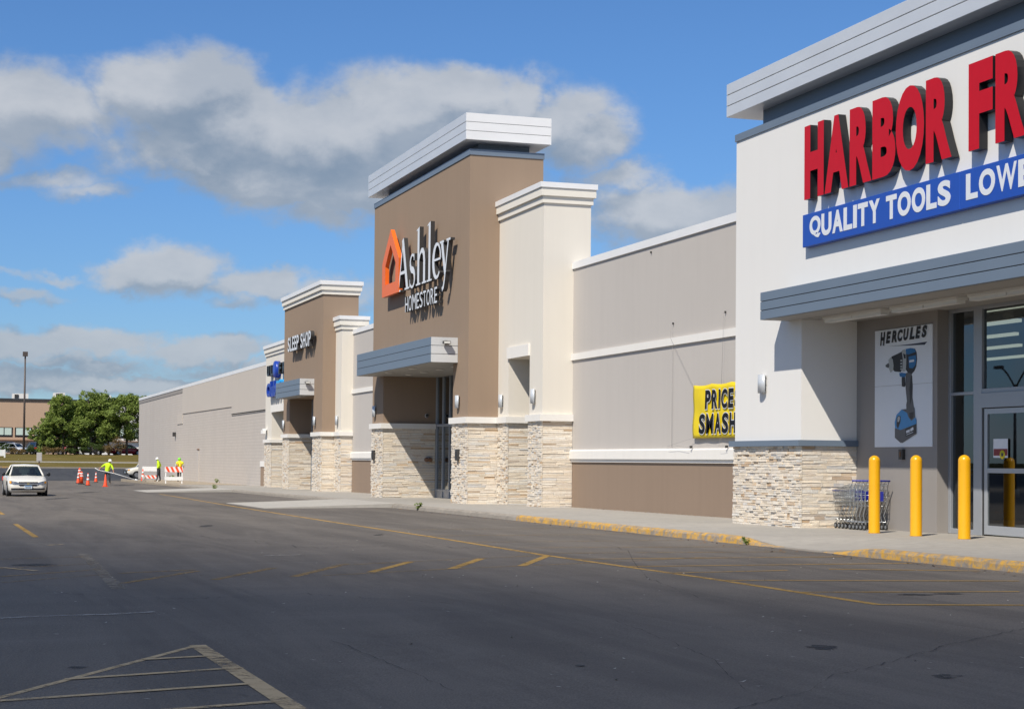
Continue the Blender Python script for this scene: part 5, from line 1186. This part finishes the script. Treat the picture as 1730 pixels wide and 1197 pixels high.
# standing worker, side on, hands at the waist
J2 = dict(pelvis=((0, 0, .96), .145), waist=((-.01, 0, 1.14), .15), chest=((-.02, 0, 1.38), .175), neck=((-.06, 0, 1.55), .058), head=((-.12, 0, 1.65), .10), crown=((-.13, 0, 1.78), .08),
          shl=((-.02, -.20, 1.47), .085), ell=((.08, -.26, 1.20), .062), wrl=((-.04, -.20, .99), .04), shr=((-.02, .20, 1.47), .085), elr=((.10, .25, 1.20), .062), wrr=((-.02, .2, .99), .04),
          hipl=((0, -.10, .92), .115), knl=((-.05, -.11, .50), .08), anl=((-.10, -.11, .09), .052), tol=((-.30, -.12, .045), .045), hipr=((.02, .10, .92), .115), knr=((.05, .11, .50), .08), anr=((.12, .11, .09), .052), tor=((-.06, .13, .045), .045))
B2 = [(a, b_, (0 if b_ in ('wrl', 'wrr') else k)) for a, b_, k in BN]
person('worker in long-sleeved lime jacket and white hard hat standing side on by the wall', J2, B2, [M['lime'], M['denim'], M['skin_dark'], M['boot']], ((-1, 0), M['white_plastic']), (-135.2, 16.1, zs(-135)+EYE), 1.01, (('wrl', (-.6, -.1, -.6), M['skin_dark']), ('wrr', (-.6, .1, -.6), M['skin_dark'])))
# worker with his back turned in a striped vest
J3 = dict(pelvis=((0, 0, .95), .15), waist=((0, 0, 1.12), .155), chest=((0, -.02, 1.37), .185), neck=((-.02, .02, 1.54), .06), head=((-.05, .05, 1.63), .10), crown=((-.05, .05, 1.76), .08),
          shl=((-.22, -.01, 1.46), .08), ell=((-.30, .08, 1.20), .06), wrl=((-.20, .22, 1.06), .038), shr=((.22, -.01, 1.46), .08), elr=((.30, .08, 1.20), .06), wrr=((.20, .22, 1.06), .038),
          hipl=((-.11, 0, .92), .115), knl=((-.12, 0, .50), .08), anl=((-.13, .02, .09), .052), tol=((-.15, .20, .045), .045), hipr=((.11, 0, .92), .115), knr=((.12, 0, .50), .08), anr=((.13, .02, .09), .052), tor=((.15, .20, .045), .045))
B3 = [(a, b_, (4 if (a, b_) in (('shl', 'ell'), ('shr', 'elr')) else k)) for a, b_, k in BN]
def vest(t):
    for s in (-1, 1): MB().tube([(s*.12, -.205, 1.46), (s*.12, -.215, 1.28), (s*.12, -.18, 1.06)], .024, 6).obj('vest_stripe', M['cone_orange'], t, 0)
    MB().tube([(-.19, -.10, 1.12), (-.1, -.19, 1.12), (.1, -.19, 1.12), (.19, -.10, 1.12)], .026, 6).obj('vest_stripe', M['cone_orange'], t, 0)
person('worker in lime vest with orange stripes and green hard hat, back turned', J3, B3, [M['lime_vest'], M['black_cloth'], M['skin'], M['boot'], M['white_plastic']], ((0, 1), M['hat_green']), (-134.0, 17.55, zs(-134)+EYE), 1.01, (('wrl', (.1, .8, -.2), M['skin']), ('wrr', (-.1, .8, -.2), M['skin'])), vest)

# ================================================================ VEHICLES
def nose_x(y, z):
    "x of the bonnet front at half-width y, height z"
    ay = abs(y); px_ = [(0, 2.30), (.60, 2.30), (.72, 2.25), (.83, 2.08), (.88, 1.72)]
    for (a, xa), (b_, xb) in zip(px_, px_[1:]):
        if ay <= b_: x = xa + (xb-xa)*(ay-a)/(b_-a); break
    else: x = 1.72
    return x - max(0, z-.60)*.62
def front_strip(ys, z0, z1, off, lift=0.):
    "a lamp, grille or bumper piece wrapped round the nose, 4 cm deep"
    m = MB(); rows = []
    if ys[0] > ys[-1]: ys, z0, z1 = list(reversed(ys)), list(reversed(z0)), list(reversed(z1))
    for y, a, b_ in zip(ys, z0, z1):
        xa, xb = nose_x(y, a)+off, nose_x(y, b_)+off
        rows.append(m.add([(xa, y, a+lift), (xb, y, b_+lift), (xb-.05, y, b_+lift), (xa-.05, y, a+lift)]))
    for p, q in zip(rows, rows[1:]):
        for k in range(4): m.face([p+k, q+k, q+(k+1) % 4, p+(k+1) % 4])
    m.face([rows[0]+k for k in range(4)]); m.face([rows[-1]+k for k in reversed(range(4))]); return m
def car(name, label, body, group=None, tall=0., detail=True, rear_box=False):
    t = thing(name, label, 'car', group)
    ST = [(0, .60, .30, .60), (.05, .72, .25, .68), (.22, .83, .20, .745), (.6, .872, .18, .82), (1.05, .885, .18, .93), (1.6, .89, .17, .95), (2.8, .89, .17, .955), (3.7, .885, .18, .96), (4.3, .86, .20, .97), (4.62, .82, .24, .94), (4.75, .70, .32, .80)]
    if rear_box: ST[-3:] = [(4.2, .87, .20, .97), (4.5, .85, .24, .96), (4.6, .78, .3, .9)]
    m = MB(); rings = []
    for (x, w_, lo, hi) in ST:
        h = [(0, lo), (w_*.88, lo), (w_*.97, lo+.1), (w_, (lo+hi)/2), (w_*.985, hi-.14), (w_*.93, hi-.045), (w_*.80, hi-.005), (0, hi+.018)]
        ring = h + [(-y, z) for y, z in reversed(h[1:-1])]; rings.append(m.add([(-x+2.3, y, z+tall*.3) for y, z in ring]))
    n = 14
    for a, b_ in zip(rings, rings[1:]):
        for k in range(n):
            cx = (m.v[a][0]+m.v[b_][0])/2; top = k in (6, 7) ; m.cur = 1 if (top and -1.65 < cx < 1.2) else 0
            m.face([a+k, a+(k+1) % n, b_+(k+1) % n, b_+k], True)
    m.cur = 0; m.face([rings[0]+k for k in reversed(range(n))], True); m.face([rings[-1]+k for k in range(n)], True)
    bo = m.obj('body', [body, M['dark_grey']], t, 0)
    zt = tall; F_, Rr = 2.3, 0
    xr = 3.9 if not rear_box else 4.4
    P = dict(wb=(1.27, .74, .935), wt=(.52, .57, 1.385+zt), rb=(2.3-xr-.1, .72, .955), rtp=(-.95 if not rear_box else -1.85, .56, 1.385+zt), bb=(-.15, .845, .95), bt=(-.12, .60, 1.40+zt), cb=(-1.25, .845, .95), ct=(-.95 if not rear_box else -1.6, .585, 1.38+zt))
    rf = MB(); rr = []
    for x, w_, z in ((.56, .56, 1.39), (.40, .60, 1.425), (0, .615, 1.45), (-.6, .61, 1.445), ((-.85 if not rear_box else -1.6), .59, 1.42), ((-1.0 if not rear_box else -1.85), .55, 1.38)):
        rr.append(rf.add([(x, -w_, z-.045+zt), (x, -w_*.9, z-.006+zt), (x, 0, z+.015+zt), (x, w_*.9, z-.006+zt), (x, w_, z-.045+zt), (x, w_*.9, z-.05+zt), (x, -w_*.9, z-.05+zt)]))
    for a, b_ in zip(rr, rr[1:]):
        for k in range(7): rf.face([a+k, a+(k+1) % 7, b_+(k+1) % 7, b_+k], True)
    rf.face([rr[0]+k for k in reversed(range(7))]); rf.face([rr[-1]+k for k in range(7)]); rf.obj('roof', body, t, 0)
    for s in (-1, 1):
        q = lambda p: (p[0], p[1]*s, p[2])
        for a, b_ in (('wb', 'wt'), ('bb', 'bt'), ('rb', 'rtp')): MB().tube([q(P[a]), q(P[b_])], .042, 6).obj('pillar', body, t, 0)
        for (a, b_, c, d) in (('wb', 'bb', 'bt', 'wt'), ('bb', 'rb', 'rtp', 'bt')):
            g = MB(); i = g.add([q(P[a]), q(P[b_]), q(P[c]), q(P[d])]); g.face([i, i+1, i+2, i+3]); g.obj('side_window', M['car_glass'], t, 0)
    for nm, a, b_ in (('windscreen', 'wb', 'wt'), ('rear_window', 'rb', 'rtp')):
        g = MB(); A_, Bq = P[a], P[b_]; k = g.add([(A_[0], -A_[1], A_[2]), (A_[0], A_[1], A_[2]), (Bq[0], Bq[1], Bq[2]), (Bq[0], -Bq[1], Bq[2])]); g.face([k, k+1, k+2, k+3]); g.obj(nm, M['car_glass'], t, 0)
    for (x, s) in ((1.42, -1), (1.42, 1), (-1.28, -1), (-1.28, 1)):
        wh = MB().lathe([(.24, -.11), (.30, -.10), (.315, -.05), (.315, .05), (.30, .10), (.24, .11)], (x, s*.79, .315), 24, 'y').obj('wheel', M['rubber'], t, 0)
        MB().lathe([(.20, -.118), (.21, -.112), (.21, .112), (.20, .118)], (x, s*.79, .315), 20, 'y').obj('rim', M['rim'], wh, 0)
        MB().lathe([(.37, -.10), (.37, .105)], (x, s*.795, .34), 24, 'y').obj('wheel_arch', M['dark'], t, 0)
    for s in (-1, 1):
        hl = front_strip([s*q for q in (.40, .50, .60, .68, .75, .81)], (.545, .55, .555, .565, .58, .595), (.625, .66, .685, .70, .71, .712), .016, tall*.3)
        h_ = hl.obj('headlight', M['headlamp'], t, 0)
        am = front_strip([s*q for q in (.735, .77, .81)], (.60, .605, .61), (.695, .70, .70), .024, tall*.3); am.obj('indicator', M['amber'], h_, 0)
        bx_ = 2.3-4.72 if not rear_box else 2.3-4.6
        MB().box(bx_-.03, bx_+.25, s*.74-.13, s*.74+.13, .68+tall*.2, .86+tall*.5).obj('tail_light', M['tail_red'], t, 0)
        mr = MB().lathe([(.03, -.03), (.085, -.01), (.085, .05), (.05, .07)], (.98, s*1.0, 1.0), 10, 'x').obj('mirror', M['black'], t, 0); MB().tube([(1.0, s*.86, .95), (1.0, s*.97, .99)], .022, 5).obj('mirror_arm', M['black'], mr, 0)
        MB().box(-.05, .12, s*.895-.01, s*.895+.01, .76, .79).obj('door_handle', body, t, 0)
    for (y0, y1, z0, z1, mt, nm, px) in ((-.42, .42, .60, .665, 'black', 'grille', .075), (-.38, .38, .50, .55, 'black', 'grille', .055), (-.44, .44, .555, .597, 'rim', 'chrome_bar', .085), (-.055, .055, .55, .61, 'plate_gold', 'emblem', .10), (-.74, .74, .31, .38, 'black', 'lower_intake', .02), (-.165, .165, .36, .51, 'plate', 'licence_plate', .09)):
        if mt == 'plate_gold': M.setdefault('plate_gold', plain('emblem_gold', (.55, .45, .2), .3, .5))
        xx = 2.365
        if nm == 'licence_plate': o = MB().box(2.29, xx, y0, y1, z0+tall*.3, z1+tall*.3).obj(nm, M[mt], t, 0)
        else:
            n_ = 10; yy_ = [y0+(y1-y0)*k/n_ for k in range(n_+1)]; o = front_strip(yy_, [z0]*(n_+1), [z1]*(n_+1), .012+px*.3, tall*.3).obj(nm, M[mt], t, 0)
        if nm == 'licence_plate':
            MB().box(xx+.0005, xx+.002, -.15, .15, .465+tall*.3, .505+tall*.3).obj('plate_band', plain('plate_blue', (.10, .25, .45), .5), o, 0)
            for k in range(6): MB().box(xx+.0005, xx+.002, -.115+k*.04, -.09+k*.04, .385+tall*.3, .445+tall*.3).obj('plate_mark', M['joint'], o, 0)
    for s in (-1, 1):                                                        # seats
        MB().box(-.35, -.15, s*.36-.23, s*.36+.23, .5, 1.06).obj('seat', M['dark_grey'], t, 0); MB().box(-.33, -.2, s*.36-.12, s*.36+.12, 1.07, 1.24).obj('headrest', M['dark_grey'], t, 0)
    return t
cw = car('sedan', 'white sedan with headlamps and gold emblem driving across the car park', M['car_white'])
q = onlot(45, 838); X, Y = q[0]-2.3, q[1]; cw.location = (X, Y, lot(X, Y)+EYE); cw.rotation_euler.z = R(1.5)
# driver
dr = thing('person', 'driver in dark clothes behind the wheel of the white sedan', 'person')
m = MB(); m.lathe([(.12, -.12), (.20, .0), (.21, .2), (.17, .36), (.07, .42), (.06, .48), (.095, .55), (.105, .63), (.09, .71), (.03, .75)], (-.05, .36, .52), 14); m.obj('torso', M['black_cloth'], dr, 0)
g = MB(); g.tube([(.0, .55, .90), (.22, .56, .82), (.40, .47, .95)], [.06, .05, .04], 8); g.obj('arm', M['skin'], dr, 0); g = MB(); g.tube([(.0, .18, .90), (.22, .18, .82), (.40, .28, .95)], [.06, .05, .04], 8); g.obj('arm', M['skin'], dr, 0)
g = MB(); g.lathe([(.06, .0), (.088, .05), (.09, .11), (.06, .17)], (-.0, .36, 1.06), 12); g.obj('face', M['skin'], dr, 0)
dr.location = cw.location; dr.rotation_euler.z = cw.rotation_euler.z
sw = thing('steering_wheel', 'dark steering wheel inside the white sedan', 'steering wheel'); pts = [(.42+.05*math.sin(a), .36+.17*math.cos(a), .98+.16*math.sin(a)) for a in [k*math.pi/8 for k in range(17)]]
MB().tube(pts, .016, 6, False).obj('ring', M['black'], sw, 0); MB().tube([(.42, .2, .98), (.46, .36, .97), (.42, .52, .98)], .014, 5).obj('spoke', M['black'], sw, 0); sw.location = cw.location; sw.rotation_euler.z = cw.rotation_euler.z
sw.parent = cw; sw.location = (0, 0, 0); sw.rotation_euler = (0, 0, 0)
for k in ('label', 'category'): del sw[k]
def far_at(px, d): r_ = ray(px, 760); k = -d/r_.x; return (r_.x*k, r_.y*k)
PK = 'cars parked in the far car park'
for (px, d, rz, mt, tall, rb, lab) in ((24, 241, 40, 'car_silver', 0, False, 'silver sedan parked beyond the grass bank near the light pole'), (16, 247, 80, 'car_blue', .25, True, 'dark blue estate car parked behind the silver sedan'), (58, 244, 200, 'car_dark', .2, True, 'dark van parked between the light pole and the trees'),
                                       (119, 243, 185, 'car_red', .3, True, 'red sport utility parked facing away under the trees'), (213, 241, 100, 'car_red', 0, False, 'bright red sedan parked side on next to the block corner'), (148, 250, 95, 'car_dark', .25, True, 'dark car parked deep behind the trees'), (84, 249, 90, 'car_silver', .1, False, 'pale car parked half hidden behind the shrubs')):
    c = car('parked_car', lab, M[mt], PK, tall, True, rb); xy = far_at(px, d); c.location = (xy[0], xy[1], .42+EYE); c.rotation_euler.z = R(rz)
c = car('pickup', 'white pickup with black front coming out behind the far end of the block', M['car_white'], None, .45, True, True); c.location = (-183.5, 20.95, lot(-181.9, 17)+EYE); c.rotation_euler.z = R(-84); c.scale = (1.1, 1.12, 1.12)
MB().box(2.2, 2.345, -.62, .62, .40, .78).obj('black_grille', M['black'], c, 0)

# ================================================================ BACKGROUND
Fb_ = thing('tan_building', 'two-storey tan block building with dark roof edge and strip windows', 'building'); BX = -278
MB().box(BX-30, BX, -45, 20.3, .3, 8.75).obj('wall', M['tan_wall'], Fb_); MB().box(BX-30, BX, 20.302, 34, .3, 8.2).obj('wall', M['trim'], Fb_); MB().box(BX-30, BX, 34.002, 80, .3, 8.75).obj('wall', M['tan_wall'], Fb_)
MB().box(BX-30.2, BX+.2, -45.2, 80.2, 8.752, 9.05).obj('roof_edge', M['dark_grey'], Fb_)
M['blind'] = plain('pale_blind', (.52, .62, .55), .7)
k = 0
while -6+k*2.86 < 60:
    Y = -6 + k*2.86; fr = MB().box(BX, BX+.06, Y, Y+2.5, 3.15, 4.6).obj('window', M['black'], Fb_)
    for s in range(2): MB().box(BX+.062, BX+.07, Y+.16+s*1.16, Y+1.18+s*1.16, 3.42, 4.5).obj('pane', M['blind'], fr)
    k += 1
MB().box(BX, BX+.5, -10, 60, 2.55, 2.70).obj('canopy_rail', M['rust'], Fb_); MB().box(BX, BX+.18, 15.5, 15.85, 6.6, 6.95).obj('vent', M['dark_grey'], Fb_)
for (ya, yb, h) in ((10.9, 13.3, .95), (17.2, 18.9, 1.2), (24, 26, 1.0)):
    u = MB().box(BX-8, BX-5, ya, yb, 9.05, 9.05+h).obj('roof_unit', M['trim'], Fb_); MB().box(BX-4.99, BX-4.9, ya+.3, ya+.9, 9.3, 9.05+h-.15).obj('vent', M['dark_grey'], u)
pole_t = thing('light_pole', 'tall thin brown light pole with one lamp head above the tan building', 'street lamp'); xy = far_at(40, 238)
MB().tube([(xy[0], xy[1], .3), (xy[0], xy[1], 7), (xy[0], xy[1], 13.5)], [.16, .13, .10], 10).obj('pole', M['pole'], pole_t); MB().box(xy[0]-.3, xy[0]+.3, xy[1]-.32, xy[1]+.32, 13.35, 13.95).obj('lamp_head', M['pole'], pole_t); MB().lathe([(.3, .0), (.3, .5)], (xy[0], xy[1], .3), 12).obj('base', M['concrete'], pole_t)
def curved_lamp(X, Y):
    t = thing('street_lamp', 'tall curved-arm street lamp mirrored in the shop glass', 'street lamp'); z = lot(X, Y)
    MB().lathe([(.3, -.1), (.3, .6)], (X, Y, z), 12).obj('base', M['concrete'], t); MB().tube([(X, Y, z+.5), (X, Y, z+7.5)], [.12, .08], 10).obj('pole', M['pole'], t)
    for s in (-1, 1):
        MB().tube([(X, Y, z+7.2)] + [(X+s*1.9*q, Y, z+7.2+1.5*math.sin(q*math.pi/2)) for q in (.2, .45, .7, 1)], .06, 8).obj('arm', M['pole'], t); MB().box(X+s*1.9-.35, X+s*1.9+.35, Y-.17, Y+.17, z+8.6, z+8.8).obj('lamp_head', M['pole'], t)
curved_lamp(-98, -29)
def tree(px, d, h, rad, lab, seed, n=5200, kind='leaf', low=.18):
    rnd = random.Random(seed); t = thing('tree', lab, 'tree', 'leafy trees in front of the tan building'); xy = far_at(px, d)
    tr = MB(); lean = (rnd.uniform(-.4, .4), rnd.uniform(-.4, .4)); tr.tube([(0, 0, -.2), (lean[0]*.3, lean[1]*.3, h*.3), (lean[0], lean[1], h*.62), (lean[0]*1.2, lean[1]*1.2, h*.9)], [h*.024, h*.018, h*.011, .02], 7)
    cr = MB()
    for k in range(30):
        z = h*(low + (1-low)*((k+.5)/30)**.85); prof = math.sin(math.pi*min(1, max(.08, ((z/h)-low*.6)/(1.04-low*.6))))**.6; a = rnd.uniform(0, 6.28); rr = rad*prof*rnd.uniform(.25, 1.0)
        c = (math.cos(a)*rr+lean[0]*z/h, math.sin(a)*rr+lean[1]*z/h, min(z, h*.95)); tr.tube([(lean[0]*z/h*.6, lean[1]*z/h*.6, z*.72), ((c[0])*.6, c[1]*.6, z*.88), c], [h*.009, h*.006, .012], 5)
        leaf_clump(cr, c, (rad*rnd.uniform(.24, .42), rad*rnd.uniform(.24, .42), h*rnd.uniform(.05, .09)), n//30, .17, rnd)
        for _ in range(5):
            b0 = Vector(c); d_ = Vector((rnd.gauss(0, 1), rnd.gauss(0, 1), rnd.uniform(0, 1.4))).normalized(); L_ = rnd.uniform(.4, 1.0); tip = b0+d_*L_; tr.tube([b0, tip], [.012, .005], 3); leaf_clump(cr, tip, (.22, .22, .22), 14, .16, rnd)
    tr.obj('trunk', M['bark'], t, 0); cr.obj('crown', M[kind], t, 0); t.location = (xy[0], xy[1], .35+EYE)
tree(74, 236.5, 4.42, 1.83, 'low bushy tree at the outer end of the tree group', 11, 2200*2, low=.05); tree(106, 237, 7.80, 2.44, 'upright leafy tree with pointed top next to the low bushy tree', 12, 3400*2); tree(126, 237.5, 6.77, 2.32, 'leafy tree behind the upright pointed one', 13, 3000*2)
tree(153, 237, 8.37, 2.68, 'tallest feathery tree with white wall showing through', 14, 3000*2, low=.15); tree(184, 237.2, 7.52, 2.68, 'broad leafy tree with reddish dead twigs beneath', 15, 3400*2, low=.25); tree(214, 237.5, 7.99, 2.81, 'leafy tree standing against the block corner', 16, 3600*2, low=.28); tree(246, 240, 7.90, 2.68, 'tree half hidden behind the block corner', 17, 2600*2)
tree(170, 238.5, 7.52, 2.5, 'dense leafy tree filling the gap behind the tallest one', 18, 6400, low=.1); tree(90, 238, 6.20, 2.2, 'mid-sized leafy tree behind the low bushy one', 19, 5600, low=.08); tree(140, 238.5, 7.14, 2.3, 'leafy tree between the pointed and the tallest ones', 20, 5600, low=.12)
def shrub(px, d, h, rad, lab, seed, kind='leaf2', name='shrub'):
    rnd = random.Random(seed); t = thing(name, lab, 'shrub', 'shrubs along the top of the grass bank'); xy = far_at(px, d); m = MB(); st = MB()
    for k in range(8):
        a = rnd.uniform(0, 6.28); c = (math.cos(a)*rad*rnd.uniform(.1, .7), math.sin(a)*rad*rnd.uniform(.1, .7), h*rnd.uniform(.35, .85)); st.tube([(0, 0, -.1), c], .02, 4); leaf_clump(m, c, (rad*.45, rad*.45, h*.22), 110, .09, rnd)
    st.obj('stem', M['bark'], t, 0); m.obj('leaves', M[kind], t, 0); t.location = (xy[0], xy[1], .38+EYE)
for i, (px, d, h, rad, kd, lab) in enumerate(((4, 234, 1.5, 1.3, 'leaf2', 'dark green shrub by the white entrance sign'), (20, 234, .9, 1.2, 'straw', 'dry brown shrub in front of the silver sedan'), (37, 234, .7, .8, 'straw', 'rusty brown shrub at the light pole foot'), (51, 234, 1.3, 1.0, 'leaf2', 'round green shrub between pole and trees'), (80, 234, 1.1, 1.4, 'straw', 'dry grass tuft under the low bushy tree'), (97, 233.6, 1.0, 1.2, 'straw', 'tall dry grass under the pointed tree'), (118, 233.6, .9, 1.0, 'leaf2', 'low green shrub in front of the red sport utility'),
                                                (160, 234, 1.6, 1.5, 'leaf2', 'bushy green shrub under the tallest tree'), (142, 234.5, 1.0, .9, 'leaf2', 'small green shrub beside the leaning white board'), (184, 234, 1.6, 1.2, 'straw', 'reddish dead bush beside the red sedan'), (205, 235, 2.6, 1.2, 'straw', 'tall dead brush in front of the red sedan'))):
    shrub(px, d, h, rad, lab, 40+i, kd)
lb = thing('leaning_board', 'tilted white board among the shrubs under the trees', 'board'); xy = far_at(138, 235); MB().hexa([(xy[0], xy[1]-.1, .5), (xy[0], xy[1]+.45, .35), (xy[0]-.06, xy[1]+.45, .35), (xy[0]-.06, xy[1]-.1, .5), (xy[0], xy[1]-.5, 1.35), (xy[0], xy[1]+.0, 1.4), (xy[0]-.06, xy[1]+.0, 1.4), (xy[0]-.06, xy[1]-.5, 1.35)]).obj('panel', M['white_plastic'], lb); MB().tube([(xy[0]-.1, xy[1], .3), (xy[0]-.05, xy[1]-.25, 1.2)], .03, 5).obj('prop', M['rust'], lb)
sg = thing('entrance_sign', 'low white entrance sign on two posts by the grass bank', 'sign'); xy = far_at(-6, 226)
MB().box(xy[0]-.06, xy[0]+.06, xy[1]-1.0, xy[1]+.9, .15, .92).obj('panel', M['white_plastic'], sg)
for s in (-1.08, .9): MB().box(xy[0]-.08, xy[0]+.08, xy[1]+s, xy[1]+s+.18, -.55, .98).obj('post', M['white_plastic'], sg)
ub = thing('utility_cabinet', 'grey utility cabinet on a short post on the grass verge', 'utility box'); xy = far_at(66.5, 200); zg = lot(-200, 10)
MB().box(xy[0]-.2, xy[0]+.2, xy[1]-.28, xy[1]+.28, -.42, .55).obj('cabinet', M['greige'], ub); MB().box(xy[0]+.2, xy[0]+.215, xy[1]-.24, xy[1]+.24, -.38, .5).obj('door', M['greige'], ub); MB().tube([(xy[0], xy[1], zg-.2), (xy[0], xy[1], -.42)], .06, 8).obj('post', M['rust'], ub)

# a cumulus overhead, behind the lens, whose shadow lies over the near asphalt
def cloud_mat():
    m, t, b = new_mat('thin_cloud'); b.inputs['Base Color'].default_value = (.85, .86, .88, 1); b.inputs['Roughness'].default_value = 1
    tr = t.new('ShaderNodeBsdfTransparent'); mx = t.new('ShaderNodeMixShader'); t.put(mx.inputs[0], t.mix(t.noise(geo_pos(t), .012, 4), .46, .72, 'FLOAT')); t.put(mx.inputs[1], tr.outputs[0]); t.put(mx.inputs[2], b.outputs[0]); t.put(m.node_tree.nodes['Material Output'].inputs[0], mx.outputs[0]); return m
def cumulus(name, edge, ndir, alt, size, seed, label):
    rnd = random.Random(seed); off = SUNV*((alt)/SUNV.z); base = Vector((edge[0], edge[1], 0)) + off; nd = Vector((ndir[0], ndir[1], 0)).normalized(); td = Vector((-nd.y, nd.x, 0)); bm = bmesh.new()
    for k in range(34):
        u = rnd.uniform(-1, 1); v = rnd.uniform(0, 1); r = size*rnd.uniform(.10, .2)
        c = base + td*u*size*1.25 + nd*(r*.95 + v*size*.9) + Vector((0, 0, rnd.uniform(0, .25)*size)); mt = Matrix.Translation(c) @ Matrix.Diagonal((r, r, r*.6, 1)); bmesh.ops.create_icosphere(bm, subdivisions=3, radius=1, matrix=mt)
    for k in range(26):
        u = -1.25 + 2.5*k/25; r = size*.10; c = base + td*u*size + nd*(r*rnd.uniform(.9, 1.15)); bmesh.ops.create_icosphere(bm, subdivisions=3, radius=1, matrix=Matrix.Translation(c) @ Matrix.Diagonal((r, r, r*.6, 1)))
    for v in bm.verts: v.co += v.normal*size*.02*noise.noise(v.co*.03)
    me = bpy.data.meshes.new(name); bm.to_mesh(me); bm.free(); me.polygons.foreach_set('use_smooth', [True]*len(me.polygons)); me.materials.append(cloud_mat()); o = bpy.data.objects.new(name, me); COL.objects.link(o); struct(o, label, 'stuff')
cumulus('cloud', (-26.0, 6.4), (.50, -.86), 900, 260, 5, 'cumulus cloud drifting over the near car park')
